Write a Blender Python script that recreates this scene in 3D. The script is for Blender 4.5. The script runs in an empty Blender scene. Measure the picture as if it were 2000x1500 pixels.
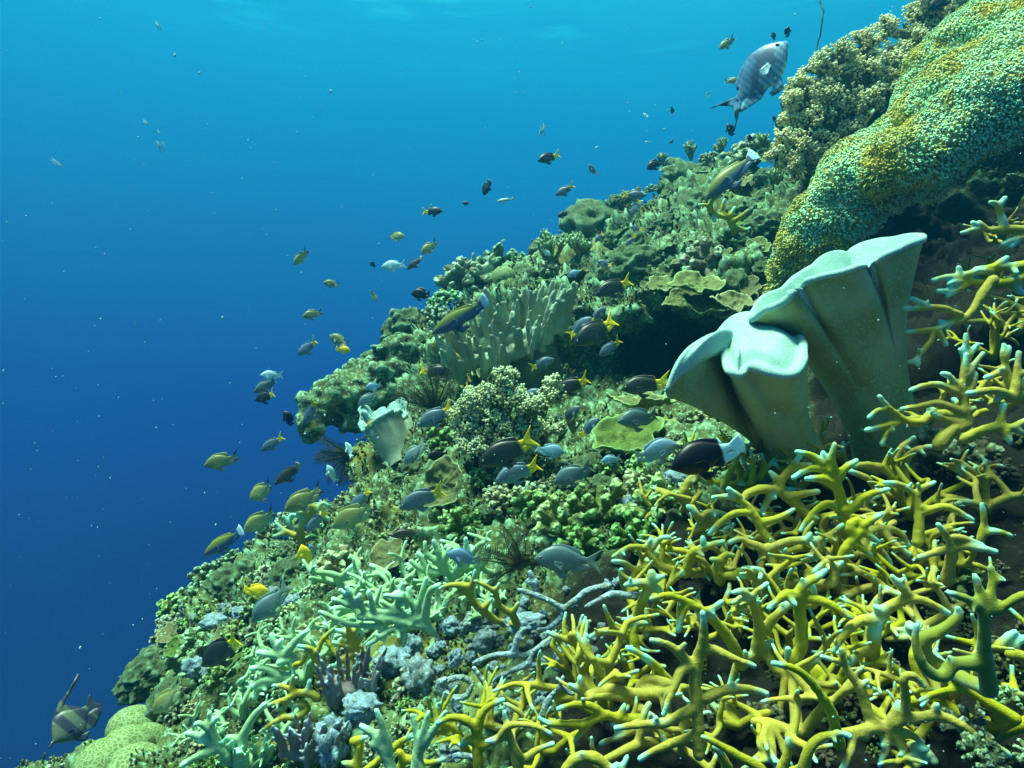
import bpy, bmesh, math, random
import numpy as np
from mathutils import Vector, Matrix, Quaternion

# ------------------------------------------------------------------ camera, world, sun, exposure
scn = bpy.context.scene
COL = scn.collection
FPX = 1333.0                                   # focal length in photo pixels (2000 wide)
cam_d = bpy.data.cameras.new('camera'); cam = bpy.data.objects.new('camera', cam_d); COL.objects.link(cam)
cam.location = (0, 0, 0); cam.rotation_euler = (math.radians(90), 0, 0)
cam_d.sensor_width = 36; cam_d.lens = 36*FPX/2000; cam_d.clip_start = 0.02; cam_d.clip_end = 200
scn.camera = cam

SUN_EL, SUN_AZ = 76, -95                       # degrees; azimuth from +Y towards +X
w = bpy.data.worlds.new('World'); scn.world = w; w.use_nodes = True
nt = w.node_tree; nt.nodes.clear()
def wn(t, **k):
    n = nt.nodes.new(t)
    for a, b in k.items(): setattr(n, a, b)
    return n
wo = wn('ShaderNodeOutputWorld'); bg = wn('ShaderNodeBackground')
tc = wn('ShaderNodeTexCoord'); sp = wn('ShaderNodeSeparateXYZ')
nt.links.new(tc.outputs['Generated'], sp.inputs[0])
ramp = wn('ShaderNodeValToRGB'); mr = wn('ShaderNodeMapRange')
mr.inputs['From Min'].default_value = -1; mr.inputs['From Max'].default_value = 1
tilt = wn('ShaderNodeMath', operation='MULTIPLY_ADD'); tilt.inputs[1].default_value = 0.07
nt.links.new(sp.outputs['X'], tilt.inputs[0]); nt.links.new(sp.outputs['Z'], tilt.inputs[2])
wob = wn('ShaderNodeTexNoise'); wob.inputs['Scale'].default_value = 2.2; wob.inputs['Detail'].default_value = 3
stre = wn('ShaderNodeMapping'); stre.inputs['Scale'].default_value = (1, 1, 4.5); nt.links.new(tc.outputs['Generated'], stre.inputs[0]); nt.links.new(stre.outputs[0], wob.inputs['Vector'])
wob2 = wn('ShaderNodeMath', operation='MULTIPLY_ADD'); wob2.inputs[1].default_value = .07; nt.links.new(wob.outputs['Fac'], wob2.inputs[0]); nt.links.new(tilt.outputs[0], wob2.inputs[2])
wob3 = wn('ShaderNodeMath', operation='SUBTRACT'); wob3.inputs[1].default_value = .035; nt.links.new(wob2.outputs[0], wob3.inputs[0])
rip = wn('ShaderNodeTexNoise'); rip.inputs['Scale'].default_value = 9; rip.inputs['Detail'].default_value = 4      # ripples of the surface overhead
rst = wn('ShaderNodeMapping'); rst.inputs['Scale'].default_value = (1, 1, 7); nt.links.new(tc.outputs['Generated'], rst.inputs[0]); nt.links.new(rst.outputs[0], rip.inputs['Vector'])
rg1 = wn('ShaderNodeMapRange', interpolation_type='SMOOTHSTEP'); rg1.inputs['From Min'].default_value = .52; rg1.inputs['From Max'].default_value = .72; nt.links.new(rip.outputs['Fac'], rg1.inputs['Value'])
rg2 = wn('ShaderNodeMapRange', interpolation_type='SMOOTHSTEP'); rg2.inputs['From Min'].default_value = .36; rg2.inputs['From Max'].default_value = .52; rg2.inputs['To Max'].default_value = .11; nt.links.new(sp.outputs['Z'], rg2.inputs['Value'])
rmul = wn('ShaderNodeMath', operation='MULTIPLY_ADD'); nt.links.new(rg1.outputs[0], rmul.inputs[0]); nt.links.new(rg2.outputs[0], rmul.inputs[1]); nt.links.new(wob3.outputs[0], rmul.inputs[2])
nt.links.new(rmul.outputs[0], mr.inputs['Value']); nt.links.new(mr.outputs[0], ramp.inputs['Fac'])
stops = [(-1.0, (.003, .03, .10)), (-.50, (.012, .046, .18)), (-.24, (.010, .041, .24)), (-.02, (.010, .070, .36)),
         (.20, (.010, .190, .49)), (.34, (.006, .30, .62)), (.46, (.010, .435, .71)), (.62, (.03, .70, .95)), (1.0, (.05, .75, .95))]
cr = ramp.color_ramp
while len(cr.elements) < len(stops): cr.elements.new(.5)
for e, (p, c) in zip(cr.elements, stops): e.position = (p+1)/2; e.color = (*c, 1)
# overhead, inside Snell's window, the real sky shines through the surface
sky = wn('ShaderNodeTexSky', sky_type='NISHITA'); sky.sun_disc = False
sky.sun_elevation = math.radians(SUN_EL); sky.sun_rotation = math.radians(SUN_AZ)
tint = wn('ShaderNodeMix', data_type='RGBA', blend_type='MULTIPLY'); tint.inputs[0].default_value = 1
tint.inputs[7].default_value = (.20, .125, .060, 1)
nt.links.new(sky.outputs[0], tint.inputs[6])
win = wn('ShaderNodeMapRange', interpolation_type='SMOOTHSTEP')
win.inputs['From Min'].default_value = .60; win.inputs['From Max'].default_value = .78
nt.links.new(sp.outputs['Z'], win.inputs['Value'])
mx = wn('ShaderNodeMix', data_type='RGBA')
nt.links.new(win.outputs[0], mx.inputs[0]); nt.links.new(ramp.outputs[0], mx.inputs[6]); nt.links.new(tint.outputs[2], mx.inputs[7])
nt.links.new(mx.outputs[2], bg.inputs['Color']); bg.inputs['Strength'].default_value = .345
nt.links.new(bg.outputs[0], wo.inputs['Surface'])

sl = bpy.data.lights.new('sun', 'SUN'); so = bpy.data.objects.new('sun', sl); COL.objects.link(so)
sl.energy = 5.0; sl.angle = math.radians(20); sl.color = (.68, 1.0, .70)
e, a = math.radians(SUN_EL), math.radians(SUN_AZ)
sdir = Vector((math.cos(e)*math.sin(a), math.cos(e)*math.cos(a), math.sin(e)))
so.rotation_euler = sdir.to_track_quat('Z', 'Y').to_euler(); so.location = sdir*6

scn.view_settings.view_transform = 'Standard'; scn.view_settings.look = 'None'
scn.view_settings.exposure = 1.6; scn.view_settings.gamma = 1
scn.cycles.use_denoising = True
scn.cycles.max_bounces = 6; scn.cycles.diffuse_bounces = 3; scn.cycles.glossy_bounces = 2
scn.cycles.transparent_max_bounces = 6; scn.cycles.volume_bounces = 0
scn.cycles.sample_clamp_indirect = 4

rng = np.random.default_rng(11); random.seed(11)

# ------------------------------------------------------------------ helpers
def P(px, py, d):                               # a point at distance d along the view axis through a photo pixel
    return np.array([(px-1000)/FPX*d, d, (750-py)/FPX*d], dtype=float)

def hash3(i, j, k, s=0):
    h = (i*374761393 + j*668265263 + k*2147483647 + s*1274126177) & 0xffffffff
    h = ((h ^ (h >> 13))*1274126177) & 0xffffffff
    h = ((h ^ (h >> 16))*2246822519) & 0xffffffff
    return ((h ^ (h >> 15)) & 0xffffff)/float(0xffffff)
def vnoise(Q, s=0):                             # value noise -1..1
    Q = np.asarray(Q, float); F = np.floor(Q).astype(np.int64); f = Q-F; u = f*f*(3-2*f)
    r = 0
    for dx in (0, 1):
        for dy in (0, 1):
            for dz in (0, 1):
                wgt = (u[:, 0] if dx else 1-u[:, 0])*(u[:, 1] if dy else 1-u[:, 1])*(u[:, 2] if dz else 1-u[:, 2])
                r = r + wgt*hash3(F[:, 0]+dx, F[:, 1]+dy, F[:, 2]+dz, s)
    return r*2-1
def fbm(Q, oct=4, s=0, gain=.5):
    a, r = 1, 0
    for o in range(oct):
        r = r+a*vnoise(np.asarray(Q)*(2.03**o)+17.3*o, s+o); a *= gain
    return r
def ridged(Q, oct=4, s=0, gain=.5):
    a, r = 1, 0
    for o in range(oct):
        n = 1-np.abs(vnoise(np.asarray(Q)*(2.03**o)+7.7*o, s+o)); r = r+a*n*n; a *= gain
    return r
def worley(Q, s=0):
    Q = np.asarray(Q, float); F = np.floor(Q).astype(np.int64); best = np.full(len(Q), 9.)
    for dx in (-1, 0, 1):
        for dy in (-1, 0, 1):
            for dz in (-1, 0, 1):
                c = F+np.array([dx, dy, dz])
                p = c+np.stack([hash3(c[:, 0], c[:, 1], c[:, 2], s+q) for q in (1, 2, 3)], 1)
                best = np.minimum(best, ((Q-p)**2).sum(1))
    return np.sqrt(best)

def mesh_from(name, V, F, mats=(), smooth=True, midx=None):
    me = bpy.data.meshes.new(name)
    V = np.asarray(V, float)
    if isinstance(F, np.ndarray) and F.ndim == 2:
        n = F.shape[1]; me.vertices.add(len(V)); me.vertices.foreach_set('co', V.ravel())
        me.loops.add(F.size); me.loops.foreach_set('vertex_index', F.ravel().astype(np.int32))
        me.polygons.add(len(F)); me.polygons.foreach_set('loop_start', np.arange(0, F.size, n, dtype=np.int32))
        me.update(calc_edges=True)
    else:
        me.from_pydata([tuple(v) for v in V], [], [tuple(int(i) for i in f) for f in F]); me.update()
    for m in (mats if isinstance(mats, (list, tuple)) else (mats,)): me.materials.append(m)
    if smooth: me.polygons.foreach_set('use_smooth', [True]*len(me.polygons))
    if midx is not None: me.polygons.foreach_set('material_index', np.asarray(midx, dtype=np.int32))
    me.validate(); return me
def obj(name, me, parent=None, label=None, cat=None, group=None, kind=None):
    o = bpy.data.objects.new(name, me); COL.objects.link(o)
    if parent is not None: o.parent = parent
    if label: o['label'] = label
    if cat: o['category'] = cat
    if group: o['group'] = group
    if kind: o['kind'] = kind
    return o
def attr(me, name, vals):
    at = me.attributes.new(name, 'FLOAT', 'POINT'); at.data.foreach_set('value', np.asarray(vals, np.float32))
def coords(me):
    a = np.empty(len(me.vertices)*3); me.vertices.foreach_get('co', a); return a.reshape(-1, 3)

class MB:                                       # collects pieces of one mesh
    def __init__(s): s.V, s.F, s.M, s.n = [], [], [], 0
    def add(s, V, F, m=0):
        V = np.asarray(V, float); s.V.append(V)
        for f in F: s.F.append([int(i)+s.n for i in f]); s.M.append(m)
        s.n += len(V)
    def verts(s): return np.concatenate(s.V)

def catmull(pts, n, closed=False):
    p = np.asarray(pts, float); m = len(p)
    seg = m if closed else m-1
    t = np.linspace(0, seg, n, endpoint=not closed)
    i = np.minimum(t.astype(int), seg-1); f = (t-i)[:, None]
    g = (lambda k: p[k % m]) if closed else (lambda k: p[np.clip(k, 0, m-1)])
    a, b, c, d = g(i-1), g(i), g(i+1), g(i+2)
    return .5*((2*b)+(c-a)*f+(2*a-5*b+4*c-d)*f*f+(3*b-a-3*c+d)*f**3)
def frames(C):
    T = np.gradient(C, axis=0); T /= np.linalg.norm(T, axis=1)[:, None]+1e-12
    N = []; n = np.cross(T[0], [0.3, .5, .81]); n /= np.linalg.norm(n)+1e-12
    for t in T:
        n = n-t*np.dot(n, t); n /= np.linalg.norm(n)+1e-12; N.append(n)
    N = np.array(N); return T, N, np.cross(T, N)
def tube(C, R, k=8):                            # closed tube with rounded ends
    C = np.asarray(C, float); R = np.asarray(R, float)
    T, N, B = frames(C)
    C2 = [C[0]-T[0]*R[0]*.7]+list(C)+[C[-1]+T[-1]*R[-1]*q for q in (.5, .85)]
    R2 = [R[0]*.6]+list(R)+[R[-1]*q for q in (.87, .52)]
    idx = [0]+list(range(len(C)))+[len(C)-1]*2
    an = np.arange(k)*2*math.pi/k
    V = [np.array(c)+r*(np.cos(an)[:, None]*N[i]+np.sin(an)[:, None]*B[i]) for c, r, i in zip(C2, R2, idx)]
    m = len(V); V = np.concatenate(V)
    F = [[i*k+j, i*k+(j+1) % k, (i+1)*k+(j+1) % k, (i+1)*k+j] for i in range(m-1) for j in range(k)]
    a = len(V); V = np.vstack([V, C[0]-T[0]*R[0], C[-1]+T[-1]*R[-1]])
    F += [[a, (j+1) % k, j] for j in range(k)]+[[a+1, (m-1)*k+j, (m-1)*k+(j+1) % k] for j in range(k)]
    return V, F
_ico = {}
def ico(sub):
    if sub not in _ico:
        bm = bmesh.new(); bmesh.ops.create_icosphere(bm, subdivisions=sub, radius=1)
        _ico[sub] = (np.array([v.co[:] for v in bm.verts]), [[v.index for v in f.verts] for f in bm.faces]); bm.free()
    return _ico[sub]
def remesh(V, F, voxel, smooth=4, factor=.5):   # fuse overlapping pieces into one smooth skin; returns arrays
    me = bpy.data.meshes.new('tmp'); me.from_pydata([tuple(v) for v in V], [], [tuple(f) for f in F])
    o = bpy.data.objects.new('tmp', me); COL.objects.link(o)
    m = o.modifiers.new('r', 'REMESH'); m.mode = 'VOXEL'; m.voxel_size = voxel
    if smooth:
        s = o.modifiers.new('s', 'SMOOTH'); s.iterations = smooth; s.factor = factor
    dg = bpy.context.evaluated_depsgraph_get(); ev = o.evaluated_get(dg)
    m2 = bpy.data.meshes.new_from_object(ev)
    V2 = coords(m2); q = np.empty(len(m2.loops), np.int32); m2.loops.foreach_get('vertex_index', q)
    ls = np.empty(len(m2.polygons), np.int32); m2.polygons.foreach_get('loop_total', ls)
    if (ls == 4).all(): F2 = q.reshape(-1, 4)
    else:
        F2, k = [], 0
        for t in ls: F2.append(list(q[k:k+t])); k += t
    bpy.data.objects.remove(o); bpy.data.meshes.remove(me); bpy.data.meshes.remove(m2)
    return V2, F2
def vnormals(V, F):
    F = np.asarray(F); N = np.zeros_like(V)
    n = np.cross(V[F[:, 1]]-V[F[:, 0]], V[F[:, 2]]-V[F[:, 0]])
    for c in range(F.shape[1]): np.add.at(N, F[:, c], n)
    return N/(np.linalg.norm(N, axis=1)[:, None]+1e-12)
def basis(axis, spin=0):                        # rotation taking +Z to axis
    q = Vector(axis).normalized().to_track_quat('Z', 'Y')
    return q @ Quaternion((0, 0, 1), spin)

# ------------------------------------------------------------------ materials
def material(name):
    m = bpy.data.materials.new(name); m.use_nodes = True
    t = m.node_tree; b = t.nodes['Principled BSDF']; b.inputs['Specular IOR Level'].default_value = .25
    return m, t, b
def nd(t, ty, **k):
    n = t.nodes.new(ty)
    for a, b in k.items(): setattr(n, a, b)
    return n
def mixc(t, fac, a, b):
    m = nd(t, 'ShaderNodeMix', data_type='RGBA')
    for s, v in ((0, fac), (6, a), (7, b)):
        if isinstance(v, bpy.types.NodeSocket): t.links.new(v, m.inputs[s])
        else: m.inputs[s].default_value = v if s == 0 else (*v, 1)
    return m.outputs[2]
def tex(t, kind, scale, detail=4, rough=.6, coord='Object', **k):
    c = nd(t, 'ShaderNodeTexCoord')
    n = nd(t, 'ShaderNodeTexNoise' if kind == 'noise' else 'ShaderNodeTexVoronoi', **k)
    n.inputs['Scale'].default_value = scale
    if kind == 'noise': n.inputs['Detail'].default_value = detail; n.inputs['Roughness'].default_value = rough
    t.links.new(c.outputs[coord], n.inputs['Vector'])
    return n.outputs['Fac'] if kind == 'noise' else n.outputs['Distance']
def rng_map(t, v, a, b, c=0, d=1):
    m = nd(t, 'ShaderNodeMapRange'); m.interpolation_type = 'SMOOTHSTEP'
    for k, x in zip(('From Min', 'From Max', 'To Min', 'To Max'), (a, b, c, d)): m.inputs[k].default_value = x
    t.links.new(v, m.inputs['Value']); return m.outputs[0]
def bump(t, b, v, strength, dist):
    n = nd(t, 'ShaderNodeBump'); n.inputs['Strength'].default_value = strength; n.inputs['Distance'].default_value = dist
    t.links.new(v, n.inputs['Height']); t.links.new(n.outputs[0], b.inputs['Normal'])
def coral_mat(name, base, alt, tip=None, scale=60, fine=400, bstr=.5, bdist=.002, rough=.75, sheen=0., speck=None, objvar=.0, tiplo=.0, tiphi=1.):
    m, t, b = material(name); dk = lambda q: tuple(.86*x for x in q)
    base, alt, tip, speck = dk(base), dk(alt), tip and dk(tip), speck and dk(speck)
    c = mixc(t, rng_map(t, tex(t, 'noise', scale), .35, .68), base, alt)
    if speck: c = mixc(t, rng_map(t, tex(t, 'noise', fine*.5, 2), .56, .66), c, speck)
    if tip is not None:
        at = nd(t, 'ShaderNodeAttribute', attribute_name='tip')
        c = mixc(t, rng_map(t, at.outputs['Fac'], tiplo, tiphi), c, tip)
    if objvar:
        oi = nd(t, 'ShaderNodeObjectInfo'); hs = nd(t, 'ShaderNodeHueSaturation')
        mr_ = nd(t, 'ShaderNodeMapRange'); mr_.inputs['To Min'].default_value = 1-objvar; mr_.inputs['To Max'].default_value = 1+objvar
        t.links.new(oi.outputs['Random'], mr_.inputs['Value']); t.links.new(mr_.outputs[0], hs.inputs['Value'])
        k7 = nd(t, 'ShaderNodeMath', operation='MULTIPLY'); k7.inputs[1].default_value = 37.7; fr = nd(t, 'ShaderNodeMath', operation='FRACT'); t.links.new(oi.outputs['Random'], k7.inputs[0]); t.links.new(k7.outputs[0], fr.inputs[0])
        for inp, lo_, hi_ in (('Hue', .5-objvar*.16, .5+objvar*.16), ('Saturation', 1-objvar*1.6, 1+objvar*.3)):
            mh = nd(t, 'ShaderNodeMapRange'); mh.inputs['To Min'].default_value = lo_; mh.inputs['To Max'].default_value = hi_; t.links.new(fr.outputs[0], mh.inputs['Value']); t.links.new(mh.outputs[0], hs.inputs[inp])
        t.links.new(c, hs.inputs['Color']); c = hs.outputs[0]
    t.links.new(c, b.inputs['Base Color']); b.inputs['Roughness'].default_value = rough
    if sheen: b.inputs['Sheen Weight'].default_value = sheen; b.inputs['Sheen Tint'].default_value = (.5, 1, .9, 1); b.inputs['Sheen Roughness'].default_value = .4
    bump(t, b, tex(t, 'noise', fine, 3), bstr, bdist)
    return m

# ------------------------------------------------------------------ reef slope (terrain)
CTRL = [(300,1500,1.25),(600,1500,1.02),(900,1500,.84),(1200,1500,.74),(1500,1500,.68),(1800,1500,.64),(2000,1500,.62),(2200,1750,.56),(1000,1750,.66),(100,1750,1.1),
 (100,1500,1.42),(260,1390,1.6),(400,1300,1.58),(300,1240,1.78),(500,1250,1.48),(650,1300,1.24),(430,1130,2.0),(600,1130,1.68),(560,1030,2.05),(700,1000,1.85),
 (800,1100,1.52),(900,1200,1.2),(1000,1300,1.0),(1000,1150,1.26),(1150,1200,1.06),(1300,1300,.93),(1250,1050,1.2),(1300,950,1.32),(1400,970,1.2),(1500,980,1.12),
 (1600,1050,1.0),(1800,1050,.97),(2000,1000,.95),(1700,1200,.90),(1950,1200,.84),(1500,1200,.92),(1100,1000,1.38),(1000,900,1.68),(900,950,1.62),(750,900,2.0),(850,850,1.92),
 (1000,800,2.0),(1150,850,1.8),(1250,900,1.52),(1250,790,1.9),(1350,820,1.62),(1450,860,1.42),(1550,900,1.27),
 (1270,690,3.3),(1360,690,3.2),(1190,720,2.6),(1240,630,2.35),(1450,640,2.1),
 (850,720,2.32),(950,690,2.3),(1050,650,2.28),(1100,720,2.25),(760,760,2.45),(830,620,2.65),(900,570,2.8),(1000,510,2.92),(1100,490,2.9),(1150,560,2.55),
 (1200,480,2.8),(1250,410,3.0),(1350,330,3.1),(1300,480,2.6),(1400,450,2.42),(1450,360,2.7),(1500,420,2.4),(1480,520,2.1),(1380,570,2.15),
 (1600,560,2.3),(1750,470,2.35),(1900,380,2.3),(2000,300,2.2),(1900,600,1.95),(2000,600,1.8),(1850,750,1.5),(2000,800,1.2),(1700,800,1.55),(1620,700,1.95),
 (1550,250,2.7),(1700,150,2.5),(1900,50,2.3),(2100,-50,2.1),(1600,380,2.3),(2200,300,1.7),(2200,900,.95),(2300,-150,1.9)]
CT = np.array(CTRL, float)
def _phi(r): return np.where(r > 1e-9, r*r*np.log(r+1e-12), 0)
_X = CT[:, :2]/1000; _n = len(_X)
_K = _phi(np.linalg.norm(_X[:, None]-_X[None], axis=2))+np.eye(_n)*.002
_Q = np.hstack([np.ones((_n, 1)), _X])
_W = np.linalg.solve(np.block([[_K, _Q], [_Q.T, np.zeros((3, 3))]]), np.concatenate([np.log(CT[:, 2]), np.zeros(3)]))
def D(px, py):
    x = np.stack([np.atleast_1d(px), np.atleast_1d(py)], 1)/1000.
    r = np.exp(_phi(np.linalg.norm(x[:, None]-_X[None], axis=2)) @ _W[:_n]+_W[_n]+x @ _W[_n+1:])
    return r if np.ndim(px) else float(r[0])
def S(px, py, off=0): return P(px, py, D(px, py)-off)
def Nrm(px, py):                                # slope normal, towards the open water
    a = S(px+40, py)-S(px-40, py); b = S(px, py-40)-S(px, py+40)
    n = np.cross(a, b); n /= np.linalg.norm(n)
    return n if n[1] < 0 or n[2] > 0 else -n

POLY = [(0,1560),(150,1480),(270,1410),(300,1270),(335,1240),(430,1160),(465,1100),(545,1050),(640,1000),(700,965),(705,870),(735,790),(775,710),
 (815,655),(845,605),(890,580),(935,540),(1020,505),(1045,470),(1125,450),(1205,425),(1285,380),(1320,330),(1380,325),(1490,325),(1520,290),(1540,220),
 (1620,160),(1720,130),(1760,60),(1850,0),(1950,-110),(2320,-210),(2320,1780),(-60,1780)]
def in_poly(x, y, poly):
    r = np.zeros(np.shape(x), bool); n = len(poly)
    for i in range(n):
        (x1, y1), (x2, y2) = poly[i], poly[(i+1) % n]
        if y1 != y2: r ^= ((y1 > y) != (y2 > y)) & (x < (x2-x1)*(y-y1)/(y2-y1)+x1)
    return r

STEP = 4.5
gx = np.arange(-70, 2330, STEP); gy = np.arange(-220, 1790, STEP)
GX, GY = np.meshgrid(gx, gy); H, Wd = GX.shape
dep = D(GX.ravel(), GY.ravel())
# keep the fine grid over the visible part
base = np.stack([(GX.ravel()-1000)/FPX*dep, dep, (750-GY.ravel())/FPX*dep], 1)
G3 = base.reshape(H, Wd, 3)
nn = np.cross(np.gradient(G3, axis=1), -np.gradient(G3, axis=0)); nn /= np.linalg.norm(nn, axis=2)[..., None]
nn = nn.reshape(-1, 3)
cellin = in_poly(GX[:-1, :-1]+STEP/2, GY[:-1, :-1]+STEP/2, POLY)
# fade out relief under the finely traced thicket a little; strong relief on the mid reef
q = base+.05*np.stack([fbm(base*6, 2, 40+i) for i in range(3)], 1)
amp = np.clip(dep/2.2, .35, 1.15)
disp = (.070*(ridged(q*5.0, 4, 3, .55)-1.0)+.055*(.55-worley(q*9, 5))+.030*(.5-worley(q*21+3, 9))+.016*(.5-worley(q*47, 13))+.010*fbm(q*80, 2, 23))*amp
fore = np.clip((1.25-dep)/.3, 0, 1)
disp = disp*(1-.35*fore)-.015*fore
TV = base+nn*disp[:, None]
ids = np.arange(H*Wd).reshape(H, Wd)
quads = np.stack([ids[1:, :-1], ids[1:, 1:], ids[:-1, 1:], ids[:-1, :-1]], -1)[cellin]
used = np.unique(quads); remap = -np.ones(H*Wd, int); remap[used] = np.arange(len(used))
TVu = TV[used]; quads = remap[quads]
# boundary edges -> a back side that folds away behind the crest so the reef has thickness
ed = np.concatenate([quads[:, [0, 1]], quads[:, [1, 2]], quads[:, [2, 3]], quads[:, [3, 0]]])
key = np.sort(ed, 1); u, inv, cnt = np.unique(key, axis=0, return_inverse=True, return_counts=True)
bed = ed[cnt[inv.ravel()] == 1]; bv = np.unique(bed); bm_ = {v: i for i, v in enumerate(bv)}
layers = [TVu]; faces = [quads]; prev = bv; cur = TVu[bv]; n0 = len(TVu)
ray = cur/np.linalg.norm(cur, axis=1)[:, None]
gray = base[used][bv]
for s_, (back, down) in enumerate([(.05, .02), (.14, .10), (.3, .3), (.55, .7), (.8, 1.4), (1.0, 2.4)]):
    off = ray*back*np.array([1, 1, 1])+np.array([.35, .25, -1])*down*.55
    L = cur+off+.04*np.stack([fbm((cur+off)*5, 3, 60+i) for i in range(3)], 1)*min(1, s_+.3)
    ni = np.arange(len(L))+n0
    faces.append(np.array([[ni[bm_[b]], ni[bm_[a]], prev[bm_[a]], prev[bm_[b]]] for a, b in bed])[:, ::-1][:, [3, 2, 1, 0]])
    layers.append(L); prev = ni; n0 += len(L)
TVall = np.concatenate(layers); TF = np.concatenate(faces)

m_reef, t, b = material('reef_rock')
n1 = tex(t, 'noise', 7, 5); n2 = tex(t, 'noise', 26, 5, .7); n3 = tex(t, 'noise', 90, 3, .7); n4 = tex(t, 'noise', 3.1, 2)
c = mixc(t, rng_map(t, n1, .40, .60), (.040, .060, .014), (.085, .135, .040))
c = mixc(t, rng_map(t, n2, .50, .64), c, (.17, .36, .19))
c = mixc(t, rng_map(t, n3, .55, .68), c, (.32, .60, .38))
c = mixc(t, rng_map(t, n3, .30, .44, .85, 0), c, (.022, .026, .008))
c = mixc(t, rng_map(t, n4, .56, .66, 0, .55), c, (.20, .20, .02))
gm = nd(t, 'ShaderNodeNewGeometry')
c = mixc(t, rng_map(t, gm.outputs['Pointiness'], .42, .5, .85, 0), c, (.016, .022, .008))  # shade of the pits painted into creases
c = mixc(t, rng_map(t, gm.outputs['Pointiness'], .52, .62, 0, .7), c, (.36, .72, .48))  # highlights painted onto the ridges
# dark turf under the thicket, with shade painted into its gaps, hollow and cave
sep = nd(t, 'ShaderNodeAttribute', attribute_name='turf_shade')
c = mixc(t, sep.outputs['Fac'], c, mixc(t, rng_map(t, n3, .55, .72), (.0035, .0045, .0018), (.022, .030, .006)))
t.links.new(c, b.inputs['Base Color']); b.inputs['Roughness'].default_value = .9
bump(t, b, tex(t, 'noise', 130, 5, .75), 1.0, .006)

def craggy(sub, seed, f=1.6):                   # a lump of encrusted rock, unit size
    V, F = ico(sub); V = V.copy()
    d = .26*(ridged(V*f+seed, 4, seed)-1)+.26*(.6-worley(V*2.4+seed, seed+3))+.12*(.5-worley(V*6+seed, seed+5))+.05*(.5-worley(V*14, seed+7))
    return V*(1+d)[:, None]*np.array([1, .85, .8]), F
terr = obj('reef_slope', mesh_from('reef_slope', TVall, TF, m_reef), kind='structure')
turf_shade = np.zeros(len(TVall)); turf_shade[:len(used)] = np.clip((1.28-dep[used])/.14, 0, 1)*np.clip((GX.ravel()[used]-950)/150, 0, 1)
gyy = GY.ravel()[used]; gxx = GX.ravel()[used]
turf_shade[:len(used)] = np.maximum(turf_shade[:len(used)], np.clip((gxx-1500)/100, 0, 1)*np.clip((gyy-330)/80, 0, 1))  # shade of the hollow's wall painted in as well
cave = np.exp(-(((gxx-1290)/130)**2+((gyy-690)/75)**2)); turf_shade[:len(used)] = np.maximum(turf_shade[:len(used)], np.clip(cave*1.6-.3, 0, 1))  # blackness of the cave's shade painted in
attr(terr.data, 'turf_shade', turf_shade)

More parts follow.
